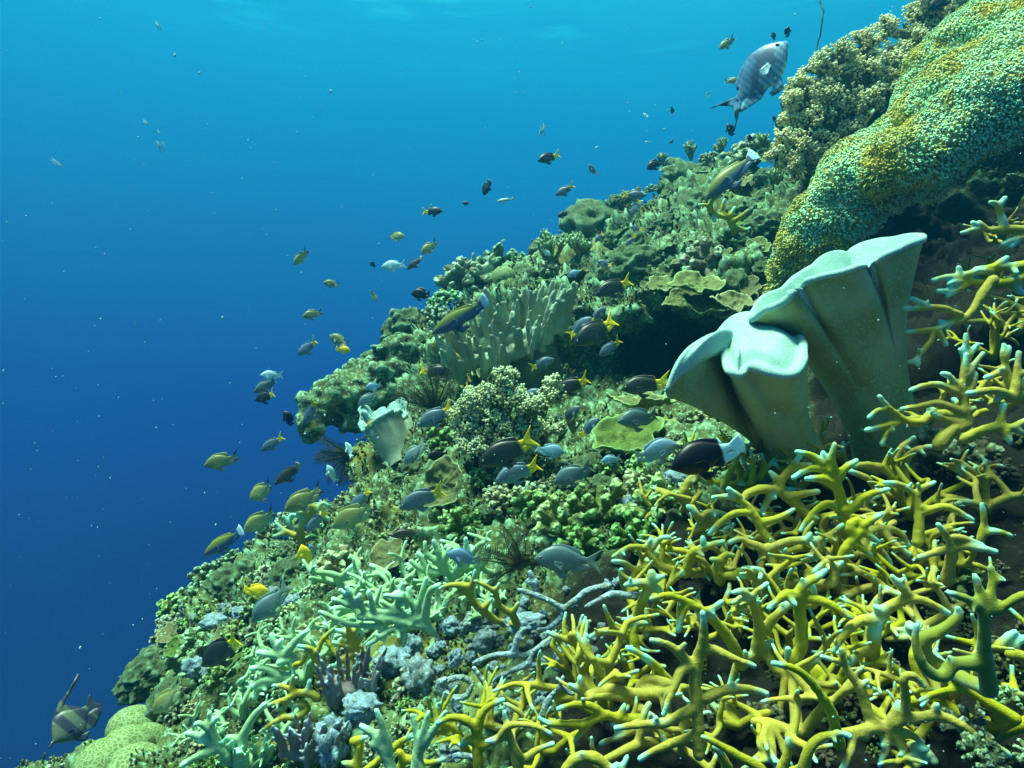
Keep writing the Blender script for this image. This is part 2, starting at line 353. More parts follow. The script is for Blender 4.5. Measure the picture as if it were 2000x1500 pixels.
# ------------------------------------------------------------------ leather corals
def leather_mat(name, base, alt, speck):
    m = coral_mat(name, base, alt, scale=9, fine=420, bstr=.7, bdist=.0016, rough=.8, sheen=.15, speck=speck)
    return m
m_cap = leather_mat('leather_cap', (.25, .46, .42), (.31, .54, .49), (.42, .66, .60))
m_stalk = leather_mat('leather_stalk', (.30, .31, .08), (.44, .48, .27), (.42, .48, .28))
m_pale_stalk = leather_mat('pale_leather_stalk', (.28, .36, .24), (.33, .43, .31), (.38, .48, .36))
def leather_coral(name, rim, base_c, base_r, n, label, lip, cin=.55, waist=.25, flare=2.0, rip=0., seed=0, cat='leather coral', sink=.5, dome=0., thin=0, smat=None, rimK=0, ip=1.0, cp=.92):
    R = catmull([P(*p) for p in rim], n, True)
    tt = np.linspace(0, 1, n, endpoint=False)
    R = R+lip*.9*np.stack([fbm(np.stack([np.cos(tt*6.283)*4+seed, np.sin(tt*6.283)*4, tt*0+i], 1), 3, 5+i) for i in range(3)], 1)
    if rimK:
        q_ = np.fft.rfft(R, axis=0); R = np.fft.irfft(q_*np.exp(-(np.arange(len(q_))[:, None]/rimK)**2), n, axis=0)
    Rc = R.mean(0); Bc = P(*base_c); bx = base_r
    ax = (Rc-Bc); Ln = np.linalg.norm(ax); ax /= Ln
    # base ring aligned with the rim by angle about the axis
    e1 = np.cross(ax, [0, 1, 0]); e1 /= np.linalg.norm(e1); e2 = np.cross(ax, e1)
    ang = np.arctan2((R-Rc) @ e2, (R-Rc) @ e1)
    ang = np.unwrap(ang); ang = ang[0]+(np.sign(ang[-1]-ang[0]) or 1)*np.linspace(0, 2*math.pi, n, endpoint=False)*.35+(ang-ang[0])*.65
    B = Bc+bx*(np.cos(ang)[:, None]*e1+np.sin(ang)[:, None]*e2)
    rows = []; nv = 46
    for v in np.linspace(0, 1, nv):
        g = v**flare; C = Bc+(Rc-Bc)*(v**cp)
        L = (B-Bc)*(1-g)*(1-waist*math.sin(math.pi*min(1, v*1.15)) if v < .87 else 1-waist*.0)+(R-Rc)*g
        if v < .87: pass
        rr = 1+rip*(v**1.2)*(1-v)*2.2*np.sin(ang*7+2.2*np.sin(ang*2+seed)+seed)+.03*fbm(np.stack([np.cos(ang)*2, np.sin(ang)*2, ang*0+v*3+seed], 1), 3, 8)*min(1, v*4)
        rows.append(C+L*rr[:, None])
    # smooth rows along v
    def ringsmooth(row, K):                       # keep only the K lowest waves round the ring
        q = np.fft.rfft(row, axis=0); k = np.arange(len(q))[:, None]; return np.fft.irfft(q*np.exp(-(k/K)**2), len(row), axis=0)
    A = np.array([ringsmooth(r_, 2.2+70*(k/(nv-1))**3.2) for k, r_ in enumerate(rows)])
    for _ in range(6): A[1:-1] = .5*A[1:-1]+.25*(A[:-2]+A[2:])
    out = A[-1]-A[-3]; out /= np.linalg.norm(out, axis=1)[:, None]
    rad = R-Rc; rad /= np.linalg.norm(rad, axis=1)[:, None]
    for _ in range(3): rad = (rad+np.roll(rad, 1, 0)+np.roll(rad, -1, 0))/3
    tn = np.roll(R, -1, 0)-np.roll(R, 1, 0); tn /= np.linalg.norm(tn, axis=1)[:, None]
    sd = np.cross(tn, out); sd *= np.sign((sd*rad).sum(1))[:, None]; sd /= np.linalg.norm(sd, axis=1)[:, None]
    vari = lip*(1+.35*fbm(np.stack([np.cos(ang)*5, np.sin(ang)*5, ang*0+seed], 1), 2, 31))[:, None]*(1-.5*(R[:, :1]/R[:, 1:2]*FPX+1000 < thin))
    vari = ringsmooth(vari, 9)
    lipr = []
    for th in np.radians([-60, -25, 10, 45, 80, 115, 150, 180]):
        lipr.append(R+vari*(math.cos(th)*sd*1.15-.5*sd+math.sin(th)*out+.7*out))
    cap = [A[-1]]+lipr
    Cin = Bc+(Rc-Bc)*cin; last = lipr[-1]
    lc = last.mean(0)
    for v in np.linspace(.06, .97, 22):
        wv = v**ip
        row = Cin*wv+lc*(1-wv)+ringsmooth(last-lc, 1.6+34*(1-v)**2.2)*(1-v)+np.array([0, -.55, .8])*dome*math.sin(math.pi*v**.85)**1.5
        ripi = 1+.03*fbm(np.stack([np.cos(ang)*3, np.sin(ang)*3, ang*0+v*4], 1), 3, 77)*min(1, v*3)
        cap.append(lc*0+row+(row-Cin)*(ripi-1)[:, None])
    cap = np.array(cap)
    def grid(G, close=False):
        h = len(G); V = G.reshape(-1, 3); i = np.arange(h*n).reshape(h, n); j = np.roll(i, -1, 1)
        F = [list(x) for x in np.stack([i[:-1], j[:-1], j[1:], i[1:]], -1).reshape(-1, 4)]
        if close:
            V = np.vstack([V, G[-1].mean(0)]); F += [[i[-1, k], j[-1, k], h*n] for k in range(n)]
        return V, F
    root = bpy.data.objects.new(name, None); COL.objects.link(root); root.location = Bc
    root['label'] = label; root['category'] = cat
    for nm, (V, F), mt in (('stalk', grid(A), smat or m_stalk), ('cap', grid(cap, True), m_cap)):
        me = mesh_from(nm, V-Bc, F, mt)
        bm = bmesh.new(); bm.from_mesh(me); bmesh.ops.recalc_face_normals(bm, faces=bm.faces); bm.to_mesh(me); bm.free()
        obj(nm, me, root)
    return root
leather_coral('leather_coral', [(1470,628,1.13),(1500,608,1.07),(1535,590,1.05),(1556,570,1.045),(1566,582,1.09),(1580,556,1.045),(1630,538,1.03),(1686,520,1.02),(1697,535,1.075),(1712,508,1.03),
  (1760,490,1.03),(1803,474,1.08),(1797,467,1.2),(1750,468,1.27),(1690,482,1.32),(1655,500,1.33),(1640,498,1.31),(1590,517,1.3),(1578,530,1.28),(1540,553,1.25),(1525,570,1.22),(1490,585,1.2),(1470,603,1.17)],
  (1748,900,1.22), .088, 220, 'tall pale leather coral with a fluted funnel cap beside the dark hollow', .0055, cin=.5, ip=.9, rimK=30, waist=.26, flare=2.9, cp=.88, rip=.13, seed=2)
leather_coral('leather_coral', [(1576,692,1.02),(1572,716,.985),(1548,736,.955),(1514,739,.95),(1482,729,.965),(1460,722,.98),(1444,737,.968),(1428,737,.978),(1418,718,1.0),(1412,688,1.05),(1406,652,1.09),(1386,654,1.03),(1352,680,.99),(1325,715,.97),
  (1307,752,.97),(1306,778,.985),(1335,765,1.12),(1375,700,1.25),(1408,648,1.28),(1440,622,1.28),(1480,622,1.27),(1525,640,1.22),(1560,662,1.1)],
  (1572,905,1.17), .062, 200, 'short leather coral with a folded drooping cap left of the tall funnel one', .0062, cin=1.0, ip=1.4, dome=.026, thin=1402, rimK=13, waist=.05, flare=1.7, cp=.62, rip=.06, seed=5)
leather_coral('leather_coral', [(750+45*math.cos(q), 813-13*math.cos(q)+9*math.sin(q)+11*math.sin(3*q+.6)+4*math.sin(5*q), 1.98-.085*math.sin(q)) for q in (k*2*math.pi/36 for k in range(36))], (792,905,1.93), .066, 170, 'small pale cup shaped leather coral with a curly rim on the left reef edge', .0085, cin=.45, waist=.08, flare=1.9, rip=.04, seed=9, smat=m_pale_stalk)

# ------------------------------------------------------------------ big mound coral covered in polyps, top right
def blob_chain(segs, k=14):
    mb = MB()
    for pts, rad in segs:
        C = catmull(pts, 26); R = catmull(np.array(rad)[:, None], 26)[:, 0]
        V, F = tube(C, R, k); mb.add(V, F)
    return mb
segs = [([P(1548,560,1.72), P(1570,480,1.68), P(1640,390,1.64), P(1760,300,1.60), P(1890,200,1.55), P(2060,110,1.5)], [.050, .070, .088, .098, .108, .12]),
        ([P(1760,250,1.72), P(1850,140,1.7), P(1960,60,1.66), P(2080,10,1.6)], [.05, .085, .10, .11]),
        ([P(1720,330,1.52), P(1800,280,1.49), P(1920,215,1.46), P(2060,160,1.42)], [.05, .07, .08, .09]),
        ([P(1745,275,1.62), P(1775,262,1.58), P(1790,262,1.57)], [.035, .045, .03])]
mb = blob_chain(segs); V, F = remesh(mb.verts(), mb.F, .009, 6)
Nn = vnormals(V, F); V = V+Nn*(.022*fbm(V*9, 3, 4)+.008*fbm(V*30, 2, 9))[:, None]
Nn = vnormals(V, F)
m_mound = coral_mat('mound_skin', (.34, .50, .26), (.40, .40, .08), scale=30, fine=220, bstr=.8, bdist=.004)
root = bpy.data.objects.new('mound_coral', None); COL.objects.link(root); mo = np.array(P(1760, 300, 1.6)); root.location = mo
root['label'] = 'huge pale turquoise mound coral furred with polyps across the top right corner'; root['category'] = 'mound coral'
obj('mound', mesh_from('mound', V-mo, F, m_mound), root)
m_pol = coral_mat('mound_polyp', (.66, .56, .08), (.50, .56, .18), tip=(.50, .92, .58), scale=14, fine=300, bstr=.2, tiplo=.35, tiphi=.75)
def polyps(V, F, Nn, count, ln, rad, seed, hang=0):
    r = np.random.default_rng(seed); Fa = np.asarray(F)
    A = V[Fa[:, 0]]; ar = np.linalg.norm(np.cross(V[Fa[:, 2]]-A, V[Fa[:, 1]]-V[Fa[:, 3]]), axis=1)
    fi = r.choice(len(Fa), count, p=ar/ar.sum()); wgt = r.dirichlet([1]*4, count)
    p = (V[Fa[fi]]*wgt[..., None]).sum(1); n = Nn[Fa[fi]].mean(1)
    keep = (p*n).sum(1) < np.linalg.norm(p, axis=1)*.25          # bare on the buried back
    p, n = p[keep], n[keep]; c = len(p)
    long_ = np.clip(fbm(p*11, 2, 51)*1.5, 0, 1)
    l = ln*(.5+.8*r.random(c)+1.1*long_)*(1+hang*np.clip(-n[:, 2]+.25, 0, 1))
    d = n+.35*r.normal(size=(c, 3))*.6+np.array([0, 0, .25])*(n[:, 2:3] > 0); d /= np.linalg.norm(d, axis=1)[:, None]
    a = np.cross(d, [.31, .7, .2]); a /= np.linalg.norm(a, axis=1)[:, None]; bb = np.cross(d, a)
    rr = rad*(.7+.7*r.random(c)); K = 5; an = np.arange(K)*2*math.pi/K
    VV = np.zeros((c, K*3+1, 3)); T = np.zeros((c, K*3+1))
    for ri, (h, s, tv) in enumerate(((-.15, .6, 0), (.62, .75, .35), (.92, 1.15, .85))):
        for q in range(K):
            VV[:, ri*K+q] = p+d*(l*h)[:, None]+(a*math.cos(an[q])+bb*math.sin(an[q]))*(rr*s)[:, None]; T[:, ri*K+q] = tv
    VV[:, -1] = p+d*(l*1.05)[:, None]; T[:, -1] = 1
    T *= (1-.85*(r.random(c) < .14))[:, None]
    T *= np.clip(1.05-.75*long_-.9*np.clip(fbm(p*16, 2, 57)*2-.2, 0, .8), 0, 1)[:, None]
    off = (np.arange(c)*(K*3+1))[:, None, None]
    q4 = np.array([[ri*K+q, ri*K+(q+1) % K, (ri+1)*K+(q+1) % K, (ri+1)*K+q] for ri in range(2) for q in range(K)])
    q3 = np.array([[2*K+q, 2*K+(q+1) % K, 3*K, 3*K] for q in range(K)])
    F4 = (q4[None]+off).reshape(-1, 4); F3 = (q3[None][:, :, :3]+off).reshape(-1, 3)
    return VV.reshape(-1, 3), [list(x) for x in F4]+[list(x) for x in F3], T.ravel()
pv_, pf_, pt_ = polyps(V, F, Nn, 48000, .0036, .0019, 8, hang=3.5)
me = mesh_from('polyps', pv_-mo, pf_, m_pol); attr(me, 'tip', pt_); obj('polyps', me, root, kind='stuff')

# ------------------------------------------------------------------ yellow fire corals
m_fire = coral_mat('fire_coral', (.42, .36, .001), (.34, .32, .001), tip=(.26, .78, .60), scale=22, fine=620, bstr=.8, bdist=.0012, speck=(.46, .42, .004), rough=.7, sheen=.10, tiplo=.05, tiphi=1.1, objvar=.08)
m_fire2 = coral_mat('olive_fire_coral', (.20, .24, .03), (.27, .27, .01), tip=(.30, .62, .48), scale=14, fine=700, bstr=.5, bdist=.001, rough=.75, sheen=.35, tiplo=.2, tiphi=1.1)
REG = {'A': (1250,1125,4), 'B': (1600,1125,4), 'D': (1350,750,4), 'F': (1700,750,4), 'E': (1500,375,4), 'C': (850,1125,4), 'L': (400,1125,4), 'G': (850,750,4), 'H': (1000,375,4), 'M': (350,750,4), 'N': (0,1125,4), 'T': (1000,0,4)}
def parse(reg, s):
    x0, y0, z = REG[reg]; res = []
    for pl in s.strip().split(';'):
        pl = pl.strip()
        if pl: res.append([(x0+float(a.split(',')[0])/z, y0+float(a.split(',')[1])/z) for a in pl.split()])
    return res
def traced(reg, s, r0=10.5, r1=6.2, lift=.07, lean=.42, d0=None, voxel=.0021, seed=0, tiplen=1.35, knob=.08):
    """branches picked off the photo as centre lines; depth from the slope, arms rise towards the water"""
    rg = random.Random(seed+7); pls = parse(reg, s); mb = MB(); skel = []; tips = []
    for pl in pls:
        p0 = pl[0]; near = None
        for (q, dq, rq) in skel:
            ds = math.hypot(q[0]-p0[0], q[1]-p0[1])
            if ds < 30 and (near is None or ds < near[0]): near = (ds, dq, rq)
        if near: d, ra = near[1], min(near[2], r0)
        else:
            d = (d0 if d0 else D(min(p0[0], 2100), min(p0[1], 1600))-lift); ra = r0
        n = max(6, int(sum(math.hypot(pl[i+1][0]-pl[i][0], pl[i+1][1]-pl[i][1]) for i in range(len(pl)-1))/7))
        C2 = catmull(pl, n); ln = np.concatenate([[0], np.cumsum(np.linalg.norm(np.diff(C2, axis=0), axis=1))])
        k = lean*rg.uniform(-.25, 1.0)
        end = pl[-1]
        istip = not any(o is not pl and math.hypot(o[0][0]-end[0], o[0][1]-end[1]) < 16 for o in pls)
        rb = r1 if istip else max(r1, ra*.85)
        f = ln/ln[-1]
        dd = d-k*ln/FPX*d*np.clip(1.3-f*.5, 0, 2)
        R = (ra*.92+(rb-ra*.92)*f**.8)*(1+knob*np.array([rg.uniform(-1, 1) for _ in f]))
        R = R*(1-.28*f**2*istip); R = np.convolve(np.pad(R, 2, 'edge'), [.15, .2, .3, .2, .15], 'valid')
        C = np.array([P(x, y, z) for (x, y), z in zip(C2, dd)]); R = R*1.10
        V, F = tube(C, R*d/FPX, 10); mb.add(V, F)
        if not near and skel:
            q0, d0_, r0_ = skel[0]; A0, A1 = P(*q0, d0_), C[0]; md = (A0+A1)/2*1.035
            V, F = tube(catmull([A0, md, A1], 9), np.full(9, min(R[0], r0)*.8*d/FPX), 8); mb.add(V, F)
        for i in range(0, n): skel.append((C2[i], dd[i], R[i]))
        if istip: tips.append((C[-1], r1*d/FPX*rg.uniform(.7, 1.5), rg.choice((1, 1, .9, .75, .5))))
        if istip and ln[-1] > 45 and rg.random() < .35:            # a short nub on the flank
            i = int(n*rg.uniform(.35, .7)); T = C[min(i+1, n-1)]-C[i]; T /= np.linalg.norm(T)
            s_ = np.cross(T, [0, 1, 0])*rg.choice((-1, 1))+np.array([0, -.5, .5]); s_ /= np.linalg.norm(s_)
            e_ = C[i]+s_*R[i]*d/FPX*rg.uniform(1.3, 2.6)
            V, F = tube(np.array([C[i], (C[i]+e_)/2, e_]), np.array([.8, .7, .55])*R[i]*d/FPX, 8); mb.add(V, F); tips.append((e_, r1*d/FPX*.8, rg.uniform(.3, 1)))
    V, F = remesh(mb.verts(), mb.F, voxel, 4)
    Nn = vnormals(V, F); V = V+Nn*(.0007*fbm(V*120, 2, 3))[:, None]
    t = np.zeros(len(V))
    for c, r, w_ in tips: t = np.maximum(t, w_*(1-np.clip(np.linalg.norm(V-c, axis=1)/(r*tiplen*2.8), 0, 1)))
    return V, F, np.clip(t*1.25, 0, 1)
FG = 'yellow fire corals of the thicket'
def fire(reg, s, label, mat=None, cat='fire coral', name='fire_coral', group=FG, **k):
    V, F, t = traced(reg, s, seed=len(label), **k)
    o = np.array(V[np.argmax(V[:, 1])])
    me = mesh_from(name, V-o, F, mat or m_fire); attr(me, 'tip', t)
    ob = obj(name, me, None, label, cat, group); ob.location = o; return ob
K1 = dict(r0=13, r1=7.0, voxel=.0017)
fire('A', '460,1400 450,1150 440,980 430,820 440,700 470,600; 470,600 500,450 490,290; 460,600 560,570 700,630 890,700; 400,700 300,600 200,530 90,500; 390,690 310,760 260,880 185,1080; 440,1020 330,1080 180,1150 0,1160 -190,1190; 520,960 620,900 760,880 900,890 990,920; 460,1240 380,1270 250,1310 100,1370 0,1430',
     'yellow fire coral with a tall star of drooping arms, front centre of the thicket', **K1)
fire('A', '1000,1620 930,1500 760,1400 620,1320 490,1255; 700,1560 650,1420 580,1330', 'fire coral arm pointing up left across the bottom edge under the star shaped one', **K1)
fire('A', '800,700 700,500 600,370 480,270 340,190 200,150 90,180; 370,210 330,300 300,420; 480,270 560,260 640,200', 'long diagonal fire coral arm arching left above the star shaped one', **K1)
fire('A', '900,640 930,430 910,300 880,200 890,140 990,60; 880,180 800,170 730,210; 880,180 800,120 730,130; 980,420 1060,310 1160,220 1200,160; 960,570 1030,510; 960,580 850,640 760,700 700,860; 980,600 1060,720 1130,820 1080,1120',
     'fire coral with a forked crown and two limbs hanging into the dark gap', **K1)
fire('A', '1290,780 1210,650 1260,560 1260,400 1250,250 1260,160; 1250,170 1150,140 1080,190 1010,250; 1280,170 1400,190 1500,230 1600,300 1650,330; 1240,140 1280,70 1400,0 1450,-40; 1270,180 1240,160', 'upright fire coral pillar topped by four spreading arms right of the forked crown', **K1)
fire('A', '1560,1330 1530,1200 1500,1080 1420,940 1310,800 1200,720 1040,680', 'single bent fire coral arm reaching up left beside the dark gap', **K1)
fire('A', '1280,1500 1320,1350 1420,1260 1540,1230 1640,1250; 1090,1560 1150,1380 1160,1270', 'arched fire coral limb and stub at the bottom edge left of the lowest star', **K1)
fire('B', '480,1180 380,1080 340,920 240,760 170,680 20,630; 200,700 170,570; 480,1180 300,1210 120,1240 0,1310; 500,1190 640,1130 800,1100 940,1090 1100,1160 1280,1270 1440,1360 1490,1410; 560,1180 640,1220 740,1250 810,1310; 560,1200 640,1320 680,1420 720,1540; 560,1150 590,1060 620,980; 650,1130 680,980 660,800 720,770 780,810 820,860; 360,1250 270,1250 240,1380 160,1560; 500,1190 520,1330 470,1480; 480,1200 540,1230 560,1300',
     'lowest right star shaped fire coral with long arms spreading over the dark floor', **K1)
fire('B', '410,700 430,560 430,430 500,300; 500,270 680,180 840,200 1010,290; 500,280 440,240; 430,330 470,410; 420,340 300,360 200,450 110,590; 410,560 300,620 240,680; 700,150 620,60 570,0', 'fire coral with a smooth arched arm over the dark hollow, above the lowest star', **K1)
fire('B', '1330,900 1290,600 1290,400 1260,250 1150,180 1010,130; 1300,260 1250,120 1220,0; 1390,280 1480,210 1600,150 1720,130; 1320,250 1350,100 1350,0 1340,-80; 820,640 810,500 950,430 1090,310 1080,250; 1280,700 1150,680 1040,690 960,790 830,720 760,560 750,380', 'thick blurred olive fire coral trunk close by at the right edge', r0=18, r1=9.5, lift=.16, voxel=.0026, tiplen=.8, mat=m_fire2)
fire('B', '1500,600 1540,520 1620,480; 1400,560 1480,470 1530,440; 1640,640 1500,610', 'pale fire coral stubs behind the thick trunk at the right edge', r0=12, r1=8, lift=.05)
KD = dict(r0=11, r1=6.2, voxel=.0017)
fire('D', '1200,1200 1190,1050 1170,900 1130,780 1120,720; 1120,740 1040,670 930,660 800,730; 1120,780 1030,740 900,740; 1150,730 1200,660 1290,600; 1110,700 1100,580 1120,470; 1090,680 1000,600 920,550 820,530; 1060,620 1030,540; 1180,950 1260,970 1350,880 1440,850 1540,820; 1180,1000 1080,940 980,980 900,1080 855,1140; 1240,990 1200,985',
     'tall fire coral rising to a forked crest just below the leather corals', **KD)
fire('D', '950,1060 800,920 700,840 700,760; 700,760 760,680 850,560; 780,680 860,640 930,630; 690,840 560,820 440,860; 640,830 600,900 550,1000; 690,790 650,720 620,690; 440,860 380,920; 760,880 870,860 990,840', 'fire coral with pale flat arms left of the tall forked crest', **KD)
fire('D', '660,1290 560,1150 480,1000 400,920 290,880 170,890; 460,1010 340,1010 230,1080 145,1170; 380,880 290,820; 520,1080 600,1070 700,1040 800,980', 'fire coral bending left with three tapering arms above the thicket\'s left shoulder', **KD)
fire('D', '1770,1240 1780,1050 1760,900 1720,840 1620,780 1510,770; 1760,900 1780,830 1900,770; 1800,1000 1870,980 2000,960 2200,1060; 1770,950 1830,970', 'fire coral with a long right arm and hooked left arm below the round knobbly coral', **KD)
fire('D', '1620,860 1580,750 1540,680 1440,640 1340,630 1250,640; 1600,680 1590,590; 1600,600 1640,500 1740,420; 1670,800 1670,620 1720,540 1800,500 1890,490; 1640,900 1480,850 1380,740 1240,680', 'fire coral cluster with a club tipped branch beside the small pale knobs', **KD)
fire('D', '2050,240 1880,240 1800,300 1680,290 1600,230 1530,170 1470,100; 1520,190 1440,220 1390,260; 1600,300 1500,330 1370,360; 1620,300 1540,360 1490,470; 1880,210 1860,190', 'fire coral arm forking over the tall leather coral\'s foot', d0=.98, lift=.2, **KD)
fire('D', '640,1400 590,1300 450,1240 380,1210 300,1240; 600,1290 740,1370 810,1450; 590,1300 760,1230 980,1220; 980,1220 980,1300 870,1370; 980,1220 1080,1180 1180,1100; 590,1290 600,1270; 900,1230 930,1170', 'low fire coral with level arms in the middle of the thicket', **KD)
fire('D', '1150,1480 1180,1360 1220,1270 1340,1140; 1330,1150 1460,1230; 1290,1180 1240,1110 1300,1070; 1330,1110 1480,1020; 1260,1230 1400,1330', 'fire coral with a steep pale tipped arm under the tall forked crest', **KD)
fire('D', '1350,1330 1400,1150 1540,1130 1640,1170 1700,1260; 1500,1130 1560,1220 1700,1330; 1440,1250 1560,1400', 'fire coral with downcurved pale arms right of the steep armed one', **KD)
fire('D', '250,800 300,700 360,580 350,490; 470,780 490,640 460,520; 540,740 570,640 550,550; 570,700 620,620 700,540; 240,860 300,800 420,730 480,640; 380,720 350,600; 450,700 400,580; 700,680 650,620; 700,660 840,640; 240,860 180,800', 'thin fire coral twigs at the back beneath the black fish\'s pale tail', r0=7, r1=4.4, voxel=.0017)
fire('D', '-60,860 0,740 60,740 130,780; 90,1100 60,1040 -20,960; 80,1050 150,1000 270,1020; 70,1130 50,1140; 110,1180 90,1090; 100,1110 220,1110 330,1100', 'fire coral with two curved horns at the thicket\'s left end', **KD)
fire('D', '-40,1480 0,1330 60,1290 150,1260 250,1230; 100,1270 90,1200; 200,1440 260,1340 330,1340; 350,1500 420,1450 470,1440; 230,1540 210,1470; 250,1380 160,1370', 'short stubby fire coral at the thicket\'s left end below the horned one', **KD)
fire('D', '1100,1560 1120,1450 1060,1390 960,1470; 1120,1450 1180,1390; 500,1560 560,1470 480,1440', 'fire coral with blunt pale ends in the thicket\'s middle row', **KD)
fire('F', '540,470 640,360 760,310 740,200 720,60 735,-60 750,-230; 700,90 560,10 440,10 310,50; 720,220 600,170 500,150 360,180 245,195; 740,300 600,280 490,230; 750,-60 790,-120 880,-240; 740,100 800,20 820,-80; 700,40 620,-60 560,-80', 'tall fire coral candelabra in front of the tall leather coral\'s right flank', r0=15, r1=6.5, lift=.2, d0=.93, lean=.1)
fire('F', '740,430 840,380 1000,330 1100,340 1250,270; 1000,330 1030,240 1040,160; 1040,340 1090,450; 1120,330 1180,380', 'fire coral limb with an upright knob tip above the round knobbly coral', r0=12, r1=7.5, lift=.2, d0=.88)
fire('F', '1260,60 1100,110 1060,80 950,50 760,75; 1050,70 980,130; 1120,100 1140,-20 1150,-140 1160,-240; 1140,-60 1230,-100', 'fire coral with flat fingers at the right edge above the knobbly coral', r0=12, r1=7, lift=.22, d0=.88)
fire('F', '600,1540 620,1420 640,1300 600,1200 530,1100; 640,1300 560,1300 380,1355; 660,1270 800,1270 980,1310; 650,1190 740,1210 870,1260', 'squat fire coral with four pale fingers left of the thick trunk', **K1)
fire('F', '860,1260 870,1170 890,1060 870,940; 870,1170 980,1150 1100,1185', 'lone L shaped fire coral twig on the dark floor at right', r0=9, r1=6)
KE = dict(r0=11, r1=6.3, lift=.3, lean=.12, voxel=.0022)
fire('E', '2060,310 1900,290 1820,300 1700,290 1600,240; 1640,290 1520,320; 1850,290 1820,180 1790,100 1740,80; 1800,110 1850,50; 2060,360 1920,370 1830,410; 1950,380 1890,430; 1720,300 1650,250', 'topmost fire coral arm crossing the dark hollow at the right edge', d0=1.12, **KE)
fire('E', '2060,560 1950,580 1750,590 1620,600; 1770,580 1870,510; 1750,620 1640,620 1540,650; 1750,720 1600,700 1530,680 1420,660 1290,690; 1500,660 1490,590; 1560,720 1470,700 1410,720; 1530,730 1400,810; 1450,770 1330,775; 2060,640 1900,700 1750,720; 1900,700 1980,790', 'fire coral with knuckled fingers in the middle of the dark hollow', d0=1.08, **KE)
fire('E', '1720,740 1660,830 1600,930 1500,1010 1400,1020 1340,1010; 1420,1020 1400,1060; 1500,960 1400,920 1300,900 1200,910 1070,910; 1260,900 1180,860 1120,830; 1450,1000 1350,1060 1250,1080 1090,1090; 1290,1080 1270,1160 1190,1260 1160,1310 1100,1330; 1170,1310 1170,1350; 1330,1090 1390,1190; 1760,690 1720,740', 'fire coral with a long descending arm beside the tall leather coral\'s waist', d0=1.06, **KE)
fire('E', '1530,1560 1540,1350 1545,1220 1545,1110; 1540,1300 1500,1230; 1550,1340 1590,1250 1640,1190', 'slim upright fire coral stem rising from the candelabra into the hollow', d0=.95, **KE)
fire('E', '1920,1560 1860,1400 1850,1300 1840,1190; 1860,1290 1885,1210; 1840,1400 1700,1450; 1900,1480 2010,1400; 1850,1330 1835,1250', 'thick fire coral stem with a blunt side finger near the right edge', d0=.88, **KE)
KC = dict(r0=12, r1=6.6, voxel=.002)
fire('C', '350,1560 330,1400 340,1280; 330,1270 300,1170 200,1110 100,1110 15,1150; 340,1200 360,1090 430,1010 530,970; 360,1330 480,1270 570,1200; 340,1300 240,1280 210,1320', 'fire coral with two curling horns at the bottom edge left of the thicket', **KC)
fire('C', '660,1560 620,1400 570,1200 540,1060; 500,1260 580,1170 700,1160 800,1180 900,1230; 600,1300 660,1400; 640,1440 720,1420 780,1370 920,1310; 480,1280 400,1290', 'fire coral with a thin spike and an arching arm at the bottom edge', **KC)
fire('C', '1900,900 1800,925 1550,920 1400,890 1300,900 1150,970; 1150,980 1140,880 1130,790; 1130,890 1050,850; 1850,860 1680,800 1600,850 1550,950 1500,1050', 'fire coral lying level with a forked left end over grey rubble', **KC)
fire('C', '1600,1120 1500,1120 1320,1080 1230,1020 1100,1000 960,1040; 1350,1080 1260,1110 1150,1160; 1220,1130 1090,1290; 1150,1160 950,1150 880,1150 810,1110; 1440,1120 1480,1010', 'fire coral spreading three pale tipped arms left at the thicket\'s foot', **KC)
fire('C', '1850,1120 1750,1150 1550,1150 1410,1200; 1740,1170 1600,1180 1450,1250 1290,1310; 1750,1160 1790,1310', 'fire coral with twin arms sweeping left under the star shaped one', **KC)
fire('C', '1850,850 1780,780 1700,680 1600,610 1500,560; 1690,690 1640,640', 'fire coral arm thrusting up left beside the grey rubble', **KC)
fire('C', '1160,760 1150,620 1110,540 1130,420 1150,310; 1130,400 1210,350; 1080,520 1000,490 880,440; 1110,500 1060,460', 'small pale tipped fire coral standing alone on the grey rubble', r0=12, r1=6)
fire('C', '1560,540 1500,470 1430,430 1370,360 1320,230; 1400,440 1300,430 1200,480', 'pointed fire coral snag leaning left at the rubble\'s right side', r0=13, r1=5)
fire('C', '1560,600 1550,450 1560,370 1470,340; 1570,370 1650,370; 1560,370 1530,320', 'flat topped fire coral knob above the pointed snag', r0=12, r1=6.5)
fire('C', '470,350 370,270 300,200 260,130 250,80; 250,80 120,70 40,100; 260,110 160,150 70,230; 270,120 300,20 310,-40; 640,380 600,300 500,230 470,130 400,80 310,40; 470,120 500,60; 370,260 440,180; 600,300 650,210', 'slender fire coral with antler arms above the grey rubble beside the pale finger coral', r0=8.5, r1=4.8)
fire('C', '1560,330 1640,150 1680,60 1690,-20; 1680,60 1600,50 1490,70; 1690,40 1780,0; 1660,110 1740,90 1760,170', 'pale turquoise tipped fire coral at the thicket\'s upper left corner', r0=10, r1=6.5, tiplen=2.6)
fire('G', '1960,1480 1800,1440 1700,1360 1650,1290 1690,1200; 1650,1280 1530,1270 1450,1310 1390,1350; 1700,1290 1760,1200 1830,1200; 1660,1420 1560,1450 1480,1400 1390,1385; 1560,1450 1530,1560', 'yellow fire coral with looping horns between the knobbly coral and the thicket', r0=11, r1=6)
fire('C', '1000,1560 1100,1430 1250,1420 1400,1560; 1250,1430 1140,1380; 1440,1560 1500,1410; 1380,1540 1420,1470', 'blunt fire coral limb half cut off by the bottom edge', **KC)
KL = dict(r0=9, r1=5.2, voxel=.0022)
